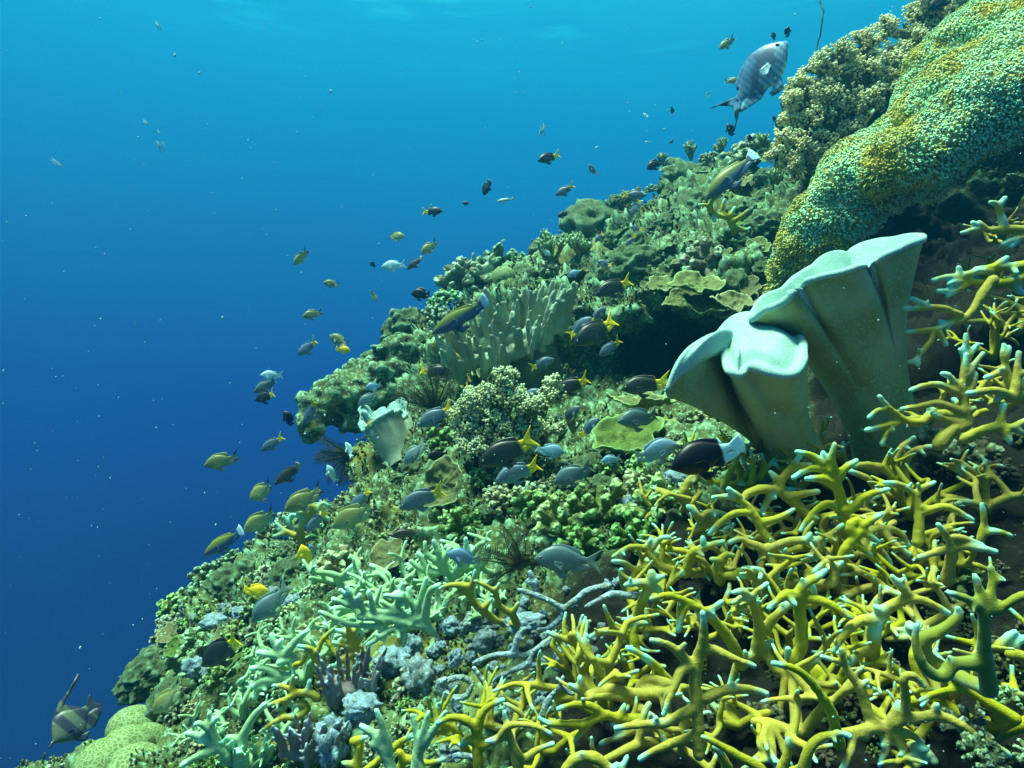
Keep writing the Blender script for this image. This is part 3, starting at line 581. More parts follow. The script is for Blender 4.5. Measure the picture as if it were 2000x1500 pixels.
fire('L', '960,860 920,780 860,660 850,600 820,560 730,550; 880,600 920,500 1010,410; 960,500 1000,580 1060,650; 790,600 760,680 700,690 690,770; 930,780 1000,700', 'ochre fire coral with hooked arms below the pale finger coral', **KL)
fire('L', '1180,640 1170,540 1100,450 1030,420; 1150,480 1120,400 1100,340; 1160,470 1200,400 1225,350; 1170,540 1230,470 1225,420; 1150,550 1000,520; 1170,600 1060,660 1010,710; 1110,620 1110,720', 'bristling ochre fire coral tuft left of the pale finger coral\'s foot', **KL)
fire('L', '880,960 820,910 700,910 680,850 690,780; 700,900 600,860 530,860; 720,910 620,970 540,990 460,1030; 660,960 600,1050 580,1140 ; 800,1040 720,1100 600,1110 430,1220; 800,920 820,820; 780,1000 700,1000 690,1040', 'sprawling ochre fire coral over the dark pit at lower left', **KL)
fire('L', '1200,1560 1190,1480 1210,1320; 1180,1480 1080,1460; 1160,1290 1270,1260; 1480,1340 1560,1280 1630,1240; 1500,1560 1560,1440 1640,1440 1750,1460 1870,1430; 1560,1440 1520,1380', 'scattered low fire coral at the bottom edge between purple fingers and pale stumps', r0=10, r1=6)
fire('M', '960,1260 950,1120 1000,1030 1050,1010; 950,1130 890,1120 840,1080 815,1030; 860,1100 870,1020; 980,1040 890,1020; 950,1200 830,1150 760,1090; 850,1160 740,1190; 1040,1120 1070,1000 1030,950; 1060,1000 1120,930 1160,950; 1110,1020 1170,1060; 1050,1000 920,1000', 'pale tipped antler coral on the left reef crest above the drop', r0=8, r1=4.6, tiplen=2.2, voxel=.003)
fire('H', '1720,330 1720,280 1690,200 1640,150 1660,60; 1690,200 1600,180 1540,110 1460,100; 1540,150 1570,60 1640,30; 1700,240 1780,200 1850,140; 1740,280 1820,300 1860,280; 1690,210 1740,120; 1590,180 1580,230', 'small yellow branching coral high on the rocky slope left of the mound coral', r0=8, r1=4.2, voxel=.004)

# grown colonies fill the thicket's lower layers
def grow(seed, r0=.0090, size=.15, limbs=4, voxel=.0024, mat=None, name='fire_coral'):
    rg = random.Random(seed); mb = MB(); tips = []
    def arm(p, d, ln, r, lev):
        n = 7; C = [np.array(p)]; dv = np.array(d, float)
        bend = np.array([rg.uniform(-.5, .5), rg.uniform(-.5, .5), rg.uniform(-.35, .15)])
        for i in range(n):
            dv = dv+bend*.22+np.array([rg.gauss(0, .06) for _ in range(3)]); dv /= np.linalg.norm(dv); C.append(C[-1]+dv*ln/n)
        rt = r*(.72 if lev < 2 else .6); R = np.linspace(r, rt, n+1); V, F = tube(np.array(C), R, 8); mb.add(V, F)
        if lev >= 2 or rg.random() < .12: tips.append((C[-1], rt, rg.choice((1, .9, .7, .5)))); return
        for q in range(rg.choice((2, 2, 3))):
            s = np.array([rg.gauss(0, 1), rg.gauss(0, 1), rg.uniform(-.2, .8)]); s /= np.linalg.norm(s)
            k = rg.choice((n, n, n-2)); arm(C[k], dv*.55+s*.8, ln*rg.uniform(.6, .95), rt, lev+1)
    for i in range(limbs):
        a = i*2*math.pi/limbs+rg.uniform(-.4, .4); arm((0, 0, 0), (math.cos(a)*.75, math.sin(a)*.75, rg.uniform(.6, 1.1)), size*rg.uniform(.35, .5), r0, 0)
    V, F = remesh(mb.verts(), mb.F, voxel, 4); t = np.zeros(len(V))
    for c, r, w_ in tips: t = np.maximum(t, w_*(1-np.clip(np.linalg.norm(V-c, axis=1)/(r*5.5), 0, 1)))
    me = mesh_from(name, V, F, mat or m_fire); attr(me, 'tip', np.clip(t*1.25, 0, 1)); return me
GF = [grow(100+i) for i in range(5)]
spots = [(1330,1010),(1400,1050),(1460,960),(1500,1060),(1560,960),(1600,1080),(1660,1000),(1720,930),(1700,1080),(1780,1010),(1400,1130),(1480,1140),(1560,1170),(1650,1170),(1740,1160),(1830,1110),
         (1320,1120),(1350,1220),(1440,1240),(1530,1290),(1700,1250),(1800,1230),(1260,1230),(1240,1330),(1180,1400),(1300,1460),(1440,1420),(1560,1440),(1700,1350),(1850,1400),(1930,1440),(1780,1460),(1640,1340),(1920,1000),(1130,1340),(1000,1440),(1080,1470),(1950,560),(1980,480),(1940,700),(1990,650),(1880,830),(1960,800),(1800,880),(930,1480)]
for i, (x, y) in enumerate(spots):
    o = obj('fire_coral', GF[i % 5], None, 'small fire coral sprig tucked low between the taller branches of the yellow thicket', 'fire coral', 'fire coral sprigs low in the thicket')
    off = .01 if x < 1860 or y > 900 else .25
    o.location = S(x, y, off); o.rotation_mode = 'QUATERNION'; n = Nrm(x, y)
    o.rotation_quaternion = basis(n*.5+np.array([-.2, -.2, .8]), rng.uniform(0, 6.28)); o.scale = [rng.uniform(.6, .95)]*3

# ------------------------------------------------------------------ bushy soft corals (tree of stems ending in bead clusters)
m_bead = coral_mat('soft_coral_polyp', (.62, .54, .20), (.68, .64, .28), tip=(.82, .90, .54), scale=30, fine=500, bstr=.2, tiplo=.2, tiphi=1)
m_beadC = coral_mat('broccoli_polyp', (.40, .42, .20), (.46, .50, .26), tip=(.60, .74, .46), scale=30, fine=500, bstr=.2, tiplo=.2, tiphi=1)
m_stem = coral_mat('soft_coral_stem', (.10, .13, .05), (.14, .17, .08), scale=30, fine=300)
def bushy(label, clumps, base_c, mat, bead=3.4, nsub=9, per=11, seed=0):
    r = np.random.default_rng(seed); root = bpy.data.objects.new('bushy_soft_coral', None); COL.objects.link(root)
    B = P(*base_c); root.location = B; root['label'] = label; root['category'] = 'soft coral'; root['group'] = 'bushy soft corals'
    iv, if_ = ico(1); iv2 = iv; sm = MB()
    for (px, py, rp, d) in clumps:
        c = P(px, py, d); R = rp*(1.45 if mat is m_beadC else 1.38)*d/FPX; br = bead*d/FPX
        mid = (c+B)/2+r.normal(size=3)*R*.4
        V, F = tube(catmull([B, mid, c], 8), np.linspace(R*.35, R*.2, 8), 7); sm.add(V, F)
        VV, FF, TT, n = [], [], [], 0
        ax0 = c-B; ax0 /= np.linalg.norm(ax0)
        for s in range(nsub):
            a = r.normal(size=3); a[1] -= .5; a += ax0*.5; a /= np.linalg.norm(a)
            sc = c+a*R*r.uniform(.38, .68)
            V, F = tube(np.array([c, (c+sc)/2, sc]), np.array([.16, .13, .1])*R, 6); sm.add(V, F)
            for k in range(per):
                b = r.normal(size=3)+a*.9; b /= np.linalg.norm(b)
                p = sc+b*R*r.uniform(.10, .33); s_ = br*r.uniform(.65, 1.25)
                VV.append(iv2*s_+p); FF.append(np.array(if_)+n); n += len(iv2); TT.append(np.full(len(iv2), np.clip(.4+.5*b[2]+r.uniform(-.3, .3), 0, 1)))
        me = mesh_from('polyp_cluster', np.concatenate(VV)-B, np.concatenate(FF), mat); attr(me, 'tip', np.concatenate(TT)); obj('polyp_cluster', me, root, kind=None)
    obj('stem', mesh_from('stem', sm.verts()-B, sm.F, m_stem), root)
    return root
def jit(cl, d0, seed):
    r = random.Random(seed); return [(x+r.uniform(-4, 4), y+r.uniform(-4, 4), k, d0-.0012*k*r.uniform(.4, 1.6)) for x, y, k in cl]
bushy('pale broccoli like soft coral spreading below the finger leather coral', jit([(990,740,24),(930,788,28),(900,808,22),(962,775,30),(1000,778,28),(1040,800,30),(1075,770,24),(1078,745,16),(915,835,26),(955,828,30),(1000,835,30),(1042,838,28),(1082,835,22),(945,868,26),(988,872,26),(1030,868,20),(1015,900,16),(908,868,18),(965,902,18)], 1.64, 1),
      (1000, 900, 1.9), m_beadC, 2.5, 18, 22, 3)
bushy('larger bushy soft coral between the striped fish and the mound coral', jit([(1690,92,34),(1640,112,32),(1600,142,30),(1562,172,28),(1548,202,26),(1600,192,34),(1650,160,36),(1700,142,36),(1742,130,30),(1640,222,36),(1590,242,34),(1542,238,26),(1690,202,35),(1740,182,30),(1562,284,30),(1612,277,28),(1660,255,28),(1530,272,22),(1522,300,24),(1545,322,26),(1590,310,24)], 2.25, 2),
      (1660, 310, 2.4), m_bead, 2.7, 15, 22, 4)
bushy('smaller bushy soft coral above the mound coral at the top edge', jit([(1740,62,32),(1790,42,34),(1830,26,34),(1870,12,30),(1800,82,34),(1752,102,28),(1850,62,34),(1890,42,30),(1925,2,28),(1800,0,26)], 2.4, 3), (1880, 110, 2.5), m_bead, 2.7, 15, 22, 5)

# ------------------------------------------------------------------ finger leather coral (centre) and other finger corals
m_fing = coral_mat('finger_leather', (.21, .28, .19), (.26, .34, .24), tip=(.40, .54, .38), scale=26, fine=420, bstr=.5, bdist=.002)
m_bowl = coral_mat('finger_leather_base', (.07, .09, .04), (.10, .135, .07), scale=10, fine=300)
r_ = random.Random(4)
root = bpy.data.objects.new('finger_leather_coral', None); COL.objects.link(root); fo = P(1030, 740, 2.2); root.location = fo
root['label'] = 'grey green leather coral crowned with upright fingers beside the long green wrasse'; root['category'] = 'leather coral'
mb = MB(); mbf = MB()
for q_, (pts, rad) in enumerate((([(865,690,2.08),(920,675,2.08),(985,665,2.07),(1060,648,2.08),(1105,622,2.12)], [.014,.020,.024,.026,.018]),
                 ([(900,706,2.05),(960,698,2.04),(1020,684,2.05),(1065,660,2.07)], [.014,.020,.026,.024]),
                 ([(1035,690,2.12),(1045,745,2.12),(1048,830,2.15)], [.088,.088,.06]))):
    V, F = tube(catmull([P(*p) for p in pts], 14), catmull(np.array(rad)[:, None], 14)[:, 0], 12); (mb if q_ == 2 else mbf).add(V, F)
V, F = remesh(mb.verts(), mb.F, .008, 8); V = V+.006*np.stack([fbm(V*25, 2, i) for i in range(3)], 1)
obj('base', mesh_from('base', V-fo, F, m_bowl), root)
frow = []
def ridge(pts, n, h0, h1, d): 
    for q in range(n):
        x, y = catmull(pts, 60)[int((q+r_.uniform(.1, .9))/n*59)]; frow.append((x, y, r_.uniform(h0, h1), d))
ridge([(950,640),(1010,630),(1070,628),(1108,612)], 22, 34, 60, 2.12)
ridge([(880,672),(930,668),(985,662),(1040,652),(1100,622)], 24, 32, 60, 2.06)
ridge([(862,690),(900,684),(950,698),(1000,692),(1030,682),(1050,665),(1078,645)], 24, 22, 46, 2.02)
ridge([(868,700),(890,712),(930,710),(960,712),(985,708)], 8, 12, 30, 1.99)
for (x, y, h, d) in frow:
    x += r_.uniform(-5, 5); y += r_.uniform(-9, 9); d += r_.uniform(-.02, .02); lean_ = (x-1000)/130; h = h*1.3*r_.uniform(.75, 1.15); lx = h*(lean_*.40-.06+r_.uniform(-.22, .22)); rr = r_.uniform(4.6, 7.2)
    C = catmull([P(x-lx*.3, y+20, d+.045), P(x+lx*.35, y-h*.4, d-.008), P(x+lx, y-h, d-.02-r_.uniform(0, .03))], 10)
    V, F = tube(C, np.array([1.9, 1.6, 1.3, 1.12, 1.02, 1, .98, .95, .86, .70])*rr*d/FPX, 9); mbf.add(V, F)
V, F = remesh(mbf.verts(), mbf.F, .0042, 3); V = V+.0022*np.stack([fbm(V*60, 3, i) for i in range(3)], 1)
me = mesh_from('crown', V-fo, F, m_fing); attr(me, 'tip', np.clip(fbm(V*14, 2, 5)*.6+.25, 0, .7)); obj('crown', me, root)

m_pale = coral_mat('pale_finger_coral', (.25, .46, .22), (.30, .54, .28), tip=(.48, .92, .66), speck=(.36, .62, .34), scale=30, fine=520, bstr=.6, bdist=.0014, tiplo=.3, tiphi=1., sheen=.2)
KG = dict(r0=10, r1=6.2, voxel=.0021, tiplen=1.1, lift=.10, mat=m_pale, cat='finger coral', name='finger_coral', group='pale green finger corals')
fire('L', '1780,440 1750,400 1680,330 1620,220 1590,100; 1640,240 1560,170 1490,130; 1560,170 1410,150; 1700,320 1600,330 1500,270 1380,200; 1510,290 1300,280; 1720,390 1550,350 1480,260; 1640,380 1440,430 1400,500; 1440,430 1270,540; 1280,290 1170,200 1110,90; 1180,220 1060,110; 1170,240 1000,180; 1400,400 1140,380 1040,340 900,280; 1660,260 1700,130 1730,20; 1720,330 1740,200 1760,110 1830,70; 1330,310 1280,120; 1560,460 1550,540; 1300,300 1450,340 1600,380; 1480,270 1510,190 1540,60; 1230,260 1210,150; 1420,360 1330,330 1210,320',
     'wide pale green finger coral fanning out left in the middle of the foreground slope', **KG)
fire('G', '120,1560 60,1400 -10,1230; 150,1500 230,1330 240,1210; 230,1340 280,1270; 220,1440 330,1270 375,1240; 300,1500 340,1440 410,1350 420,1270; 80,1440 -60,1330 -80,1240; 60,1400 110,1290; 330,1440 480,1480 480,1420; 20,1480 -120,1440 -190,1380; -60,1440 -130,1320', 'pale green finger coral just behind the wide one, touching the dark blue fish', **KG)
KG2 = dict(KG); KG2.update(r0=11, r1=7)
fire('L', '1640,1560 1660,1300 1620,1090; 1670,1400 1700,1250 1750,1060; 1710,1330 1760,1250 1880,1060; 1690,1500 1650,1400', 'pale green trident shaped coral at the bottom edge', **KG2)
fire('L', '1480,1560 1430,1430 1380,1350 1340,1240; 1340,1250 1220,1170; 1430,1360 1420,1290 1380,1150 1340,1050; 1400,1350 1320,1310', 'pale green two pronged coral left of the trident shaped one', **KG2)
fire('L', '700,800 590,780 480,720 370,720; 570,800 450,820 380,860; 560,810 430,870 390,950; 700,700 640,620 560,560 520,460; 620,620 500,610 420,600; 650,640 640,600 720,500 800,430; 560,560 600,500; 700,640 580,680', 'pale green coral with flat flaring arms above the dark pit at lower left', **KG2)
fire('L', '300,1330 300,1250 380,1100 470,1000; 300,1280 180,1260', 'tapering pale green coral horn at lower left', **KG2)
fire('N', '1780,1400 1720,1330 1660,1220 1640,1100 1640,1070; 1660,1220 1560,1150 1530,1160; 1640,1180 1690,1110; 1700,1330 1550,1250 1460,1230; 1680,1360 1560,1400 1420,1480; 1600,1240 1560,1290', 'pale green antler coral lowest on the left slope near the brain coral', **KG2)

GP = [grow(300+i, .0115, .15, 4, .0026, m_pale, 'finger_coral') for i in range(3)]
for i, (x, y) in enumerate([(690,1150),(760,1180),(830,1150),(700,1230),(800,1230),(860,1210),(940,1150),(900,1110),(960,1200),(540,1290),(510,1340),(600,1330),(650,1260),(480,1400),(430,1440),(560,1430)]):
    o = obj('finger_coral', GP[i % 3], None, 'small pale mint finger coral sprig filling in around the wide finger coral', 'finger coral', 'pale mint sprigs round the wide finger coral')
    o.location = S(x, y, .03); o.rotation_mode = 'QUATERNION'; o.rotation_quaternion = basis(Nrm(x, y)*.5+np.array([-.3, -.2, .7]), rng.uniform(0, 6.28)); o.scale = [rng.uniform(.5, .8)*D(x, y)/1.2]*3
m_purp = coral_mat('purple_finger', (.24, .19, .21), (.20, .22, .19), tip=(.36, .48, .56), scale=40, fine=420, bstr=.4, tiplo=.3, tiphi=1)
def finger_tuft(label, cx, cy, w, h, n, seed, mat, rp=5, name='purple_finger_coral', cat='finger coral', group=None, lift=.05, flat=.6):
    r = random.Random(seed); d0 = D(cx, cy)-lift; mb = MB(); tips = []
    for i in range(n):
        a = r.uniform(0, 6.283); q = math.sqrt(r.random()); x = cx+math.cos(a)*q*w; y = cy+math.sin(a)*q*h*flat
        d = d0+.0006*(-(y-cy)); L = h*r.uniform(.55, 1.0); lx = (x-cx)/w*L*.45+r.uniform(-4, 4)
        C = catmull([P(x, y+10, d+.01), P(x+lx*.4, y-L*.45, d-.006), P(x+lx, y-L, d-.02)], 8)
        V, F = tube(C, np.array([1.3, 1.2, 1.1, 1, .95, .85, .7, .45])*rp*d/FPX*r.uniform(.8, 1.2), 8); mb.add(V, F); tips.append((C[-1], rp*d/FPX))
        for k in range(r.choice((0, 1, 2))):
            i0 = r.choice((2, 3, 4)); e = C[i0]+np.array([r.choice((-1, 1))*.9, -.3, .7])*rp*d/FPX*2.6
            V, F = tube(np.array([C[i0], (C[i0]+e)/2, e]), np.array([.85, .75, .5])*rp*d/FPX, 7); mb.add(V, F); tips.append((e, rp*d/FPX*.8))
    V, F = tube(np.array([P(cx-w*.7, cy+6, d0+.012), P(cx, cy+8, d0+.012), P(cx+w*.7, cy+6, d0+.012)]), np.array([.25, .4, .25])*h*d0/FPX, 10); mb.add(V, F)
    V, F = remesh(mb.verts(), mb.F, .0024*d0/1.15, 3); t = np.zeros(len(V))
    for c, q in tips: t = np.maximum(t, 1-np.clip(np.linalg.norm(V-c, axis=1)/(q*3), 0, 1))
    o = P(cx, cy, d0); me = mesh_from(name, V-o, F, mat); attr(me, 'tip', t); ob = obj(name, me, None, label, cat, group); ob.location = o; return ob
finger_tuft('spiky mauve finger coral between the ochre fire coral and the grey lumps', 690, 1345, 55, 70, 26, 1, m_purp, 5.2)
finger_tuft('mauve finger coral at the bottom edge beside the big lilac lump', 610, 1465, 60, 50, 24, 2, m_purp, 5.5)
finger_tuft('small green upright fingers on the crest by the grey dome', 930, 545, 26, 40, 14, 3, m_fing, 5, 'finger_coral')
finger_tuft('row of pale brown stubby fingers at lower left under the horn', 480, 1480, 55, 34, 22, 6, m_pale, 5, 'finger_coral', group='pale green finger corals')

# ------------------------------------------------------------------ grey lilac rubble
m_dead = coral_mat('dead_coral', (.30, .42, .52), (.16, .21, .15), scale=34, fine=170, bstr=1, bdist=.006, speck=(.50, .74, .86), rough=.95)
m_lilac = coral_mat('lilac_crust', (.38, .54, .68), (.24, .34, .28), scale=28, fine=200, bstr=1, bdist=.005, speck=(.54, .68, .78), rough=.95)
KR = dict(r0=8, r1=6.5, mat=m_dead, cat='dead coral', name='dead_coral_branch', group='dead coral branches', lean=.05, lift=.075, knob=.3, tiplen=.1, voxel=.0028)
for s, l in (('1640,165 1500,150 1380,140 1270,190 1180,240', 'dead grey coral branch lying highest beside the thicket'),
             ('1350,80 1200,110 1100,190 1000,260 980,330 900,400 800,420; 1000,260 900,200 760,140 650,110', 'dead coral branch with a long bow below the slender antler fire coral'),
             ('960,480 900,500 800,580 700,620 600,610 450,620 300,680; 620,610 640,480 700,410', 'dead lilac coral branch lying level through the middle of the rubble'),
             ('940,500 860,540 780,580 720,680 600,740 480,790 440,840; 700,700 860,690 980,740 1110,790', 'dead coral branch forming a wishbone in the middle of the rubble'),
             ('830,1110 880,980 960,870 1000,790; 960,870 1080,920', 'dead coral branch standing steep behind the spreading fire coral'),
             ('800,160 775,60 740,-30; 775,60 720,40', 'short upright dead coral stub under the grey fish'),
             ('440,860 420,940 480,1010 500,1080; 430,900 330,760 300,720', 'dead coral branch running down the left side of the rubble'),
             ('80,820 200,790 290,840; 100,960 240,940 290,850; 60,930 20,840 80,810', 'dead coral ring round a dark hole at the rubble\'s left side'),
             ('100,1340 150,1250 200,1130', 'thin dead coral stick left of the curling horns'), ('320,1420 200,1400 110,1410', 'dead coral stick lying at the bottom edge')):
    fire('C', s, l, **KR)
m_lilacU = coral_mat('lilac_lump', (.22, .36, .50), (.13, .19, .17), scale=2.2, fine=11, bstr=.8, bdist=.003, speck=(.38, .60, .74), rough=.95)
m_deadU = coral_mat('grey_lump', (.20, .28, .34), (.11, .15, .11), scale=2.6, fine=13, bstr=.8, bdist=.003, speck=(.34, .52, .58), rough=.95)
def lump_mesh(seed, sub=4, holes=True):
    V, F = ico(sub); d = .34*fbm(V*1.6+seed*3.1, 4, seed, .6)+.22*(.5-worley(V*2.6+seed, seed))+.10*(.5-worley(V*6, seed+4))+.05*fbm(V*12, 2, seed+2)
    return V*(1+d)[:, None], F
for i, (x, y, r1_, r2_, sp_, l) in enumerate([(768,1292,34,27,0,'lilac crusted lump with two holes above the mauve finger coral'),(822,1318,32,34,1,'pinkish grey lump right of the two holed one'),(705,1385,36,26,0,'blue grey lump at the foot of the spiky mauve coral'),
      (650,1450,32,46,2,'tall lilac lump at the bottom edge'),(805,1262,18,22,0,'small lilac lump touching the pale finger coral\'s foot'),(880,1222,20,16,0,'lilac nub topmost of the rubble'),(935,1215,34,15,1,'knobbly lilac crust between two dark holes'),
      (1030,1215,36,16,2,'pale lilac crust below the antler fire coral'),(890,1285,14,18,0,'small round blue nub on the rubble\'s left'),(945,1255,20,22,1,'grey lump in the middle of the rubble'),(1165,1315,12,12,2,'small grey ball beside the lone fire coral'),
      (1300,1085,22,16,1,'grey blue lump under the looping fire coral'),(1225,990,17,22,0,'dark blue grey lump wedged in the knobbly coral'),(1205,955,18,12,2,'blue grey cap among the knobbly coral'),(960,1395,16,22,0,'blue lump behind the curling horns'),
      (445,1190,20,12,1,'pale blue lump on the left slope under the orange fish'),(425,1215,26,14,2,'pale lilac slab on the left slope beside the dark yellow tailed fish'),(890,1465,30,16,1,'lilac crust at the bottom edge by the curling horns'),(1320,935,26,14,0,'blue crusted lump below the black fish')]):
    V, F = lump_mesh(i+1); d = D(x, y)-.03
    o = obj('rubble_lump', mesh_from('rubble_lump', V, F, (m_lilacU, m_deadU, m_lilacU)[sp_] if i != 1 else m_deadU), None, l, 'rubble', 'lilac rubble lumps')
    o.location = P(x, y, d); o.scale = (r1_*d/FPX, (r1_+r2_)/2*d/FPX, r2_*d/FPX)

# ------------------------------------------------------------------ brain coral, lower left
m_brain, t, b = material('brain_coral')
v = nd(t, 'ShaderNodeTexVoronoi', feature='DISTANCE_TO_EDGE'); v.inputs['Scale'].default_value = 125
c_ = nd(t, 'ShaderNodeTexCoord'); dn = nd(t, 'ShaderNodeTexNoise'); dn.inputs['Scale'].default_value = 40
mm = nd(t, 'ShaderNodeMix', data_type='VECTOR'); mm.inputs[0].default_value = .015
t.links.new(c_.outputs['Object'], dn.inputs['Vector']); t.links.new(c_.outputs['Object'], mm.inputs[4]); t.links.new(dn.outputs['Color'], mm.inputs[5]); t.links.new(mm.outputs[1], v.inputs['Vector'])
c = mixc(t, rng_map(t, v.outputs['Distance'], .02, .2), (.20, .30, .13), (.10, .15, .045))
t.links.new(c, b.inputs['Base Color']); b.inputs['Roughness'].default_value = .8; bump(t, b, v.outputs['Distance'], -1.0, .012)
root = bpy.data.objects.new('brain_coral', None); COL.objects.link(root); bo = P(240, 1450, 1.5); root.location = bo
root['label'] = 'smooth domed brain coral with fine grooves in the lower left corner'; root['category'] = 'brain coral'
for (x, y, r1_, r2_, d) in ((258, 1424, 46, 42, 1.46), (286, 1458, 40, 44, 1.42), (250, 1466, 50, 46, 1.38), (206, 1500, 58, 54, 1.34), (262, 1512, 62, 52, 1.30)):
    V, F = ico(5); V = V*(1+.05*fbm(V*1.7+x, 2, 3))[:, None]*np.array([r1_, r1_, r2_])*d/FPX+P(x, y, d)-bo
    obj('lobe', mesh_from('lobe', V, F, m_brain), root)
V, F = ico(4); V = V*(1+.06*fbm(V*2, 2, 3))[:, None]; d = 2.72
o = obj('brain_coral', mesh_from('brain_coral', V*.052, F, m_brain), None, 'small grey grooved dome on the crest behind the finger leather coral', 'brain coral'); o.location = P(984, 545, d)

# ------------------------------------------------------------------ knobbly, bushy and plate corals
m_knob = coral_mat('knobbly_coral', (.13, .18, .03), (.10, .15, .03), tip=(.38, .66, .22), scale=3, fine=26, bstr=.5, bdist=.003, objvar=.25, tiplo=.15, tiphi=.95)  # pale tips; shade of gaps and highlights on knobs exaggerated in both knob colours
m_knob2 = coral_mat('knobbly_coral_grey', (.09, .15, .06), (.12, .17, .04), tip=(.36, .68, .36), scale=3, fine=26, bstr=.6, bdist=.003, objvar=.25, tiplo=.1, tiphi=.95)
m_plate = coral_mat('plate_coral', (.15, .20, .035), (.10, .15, .025), tip=(.34, .56, .20), scale=4, fine=22, bstr=.9, bdist=.004, objvar=.2)
m_bush = coral_mat('bush_coral', (.15, .17, .045), (.17, .21, .07), tip=(.32, .50, .26), scale=8, fine=40, bstr=.3, bdist=.002, tiplo=.2, tiphi=1.)
def knob_coral(seed, branches=16, mat=None, spread=.9):
    r = np.random.default_rng(seed); mb = MB(); tips = []
    iv, if_ = ico(2)
    for i in range(branches):
        u = (i+.5)/branches; th = math.acos(1-u*spread*1.05); ph = i*2.39996+r.uniform(-.3, .3)
        d = np.array([math.sin(th)*math.cos(ph), math.sin(th)*math.sin(ph), math.cos(th)]); L = r.uniform(.62, .95)
        V, F = tube(np.array([[0, 0, 0], d*L*.5, d*L]), np.array([.2, .15, .17]), 8); mb.add(V, F)
        for k in range(r.integers(4, 7)):
            e = d+r.normal(size=3)*.55; e /= np.linalg.norm(e); p = d*L+e*.15; rr = r.uniform(.075, .125)
            mb.add(iv*rr*np.array([1, 1, 1.15])+p, if_); tips.append((p+e*rr, rr))
    V, F = remesh(mb.verts(), mb.F, .030, 2); V = V+.040*np.stack([fbm(V*6, 3, i) for i in range(3)], 1)+V*(.09*(.5-worley(V*11, 3)))[:, None]; t = np.zeros(len(V))
    for c, q in tips: t = np.maximum(t, 1-np.clip(np.linalg.norm(V-c, axis=1)/.17, 0, 1))
    me = mesh_from('knobbly_coral', V, F, mat or m_knob); attr(me, 'tip', t); return me
KNOB = [knob_coral(i, 12+2*i) for i in range(5)]
KNOB2 = [knob_coral(20+i, 10+3*i, m_knob2, 1.1) for i in range(5)]
def plate(seed, mat=None, knobs=0):
    r = np.random.default_rng(seed); n, m = 64, 18; th = np.arange(n)*2*math.pi/n
    rim = 1+.16*np.sin(th*2+seed)+.10*np.sin(th*5+seed*2)+.05*np.sin(th*11+seed)
    rows = []
    def z(q, th): return .30*q**1.8+.10*q*np.sin(th*3+seed)*q+.06*q*q*np.sin(th*7+2*seed)
    for q in np.linspace(.02, 1, m): rows.append(np.stack([np.cos(th)*rim*q, np.sin(th)*rim*q, z(q, th)], 1))
    rows.append(np.stack([np.cos(th)*rim*1.015, np.sin(th)*rim*1.015, z(1, th)-.025], 1))
    for q in np.linspace(.98, .05, m): rows.append(np.stack([np.cos(th)*rim*q, np.sin(th)*rim*q, z(q, th)-.055-.35*max(0, .4-q)], 1))
    V = np.concatenate(rows); h = len(rows); i = np.arange(h*n).reshape(h, n); j = np.roll(i, -1, 1)
    F = [list(x) for x in np.stack([i[:-1], j[:-1], j[1:], i[1:]], -1).reshape(-1, 4)]+[list(i[-1])[::-1], list(i[0])[::-1]]
    t = np.concatenate([np.full(n, np.clip((k-m+3)/3, 0, 1) if k <= m else 0) for k in range(h)])
    V = V+np.array([0, 0, 1])*(.09*fbm(V*4+seed, 3, seed)+.10*(.5-worley(V*7+seed, seed)))[:, None]
    me = mesh_from('plate_coral', V, F[:-2]+F[-2:], mat or m_plate); attr(me, 'tip', t); return me
PLATE = [plate(i+1) for i in range(4)]
def put(name, me, x, y, rp, axis, label, cat, group=None, lift=0., sz=1., d=None, spin=None):
    d = d or D(x, y)-lift; o = obj(name, me, None, label, cat, group); o.location = P(x, y, d); o.rotation_mode = 'QUATERNION'
    o.rotation_quaternion = basis(axis, rng.uniform(0, 6.28) if spin is None else spin); s = rp*d/FPX; o.scale = (s, s, s*sz); return o
UP = np.array([-.15, -.35, .9]); KB = 'knobbly green corals left of the thicket'
for i, (x, y, rp, l) in enumerate([(1175,1010,62,'largest knobbly green coral head, left of the looping horned fire coral'),(1095,1035,55,'knobbly green coral behind the grey fish\'s back'),(1290,1000,62,'smooth knobbly green coral touching the thicket\'s left shoulder'),(1235,965,42,'knobbly green coral around the blue grey cap'),
      (1040,1000,40,'knobbly coral with pale knobs above the dark feather star'),(1240,1055,48,'low knobbly green coral above the looping horned fire coral'),(1195,925,30,'upright pale knobs under the wide plate coral'),(1130,1075,45,'knobbly green coral over the grey fish\'s tail'),(1340,900,40,'knobbly yellow green coral under the black fish\'s head'),
      (1865,905,66,'dark round knobbly coral in front of the hollow at right'),(1720,885,30,'small pale knobbly coral at the tall leather coral\'s foot'),(905,1030,40,'knobbly olive coral left of the pale finger coral'),(870,870,36,'knobbly pale yellow coral right of the small cup coral'),(980,985,34,'yellow green frilly coral alone on the dark patch'),(1260,920,34,'knobbly coral under the right end of the wide plate')]):
    put('knobbly_coral', KNOB[i % 5], x, y, rp*1.1, UP+rng.normal(size=3)*.15, l, 'stony coral', KB, .03)
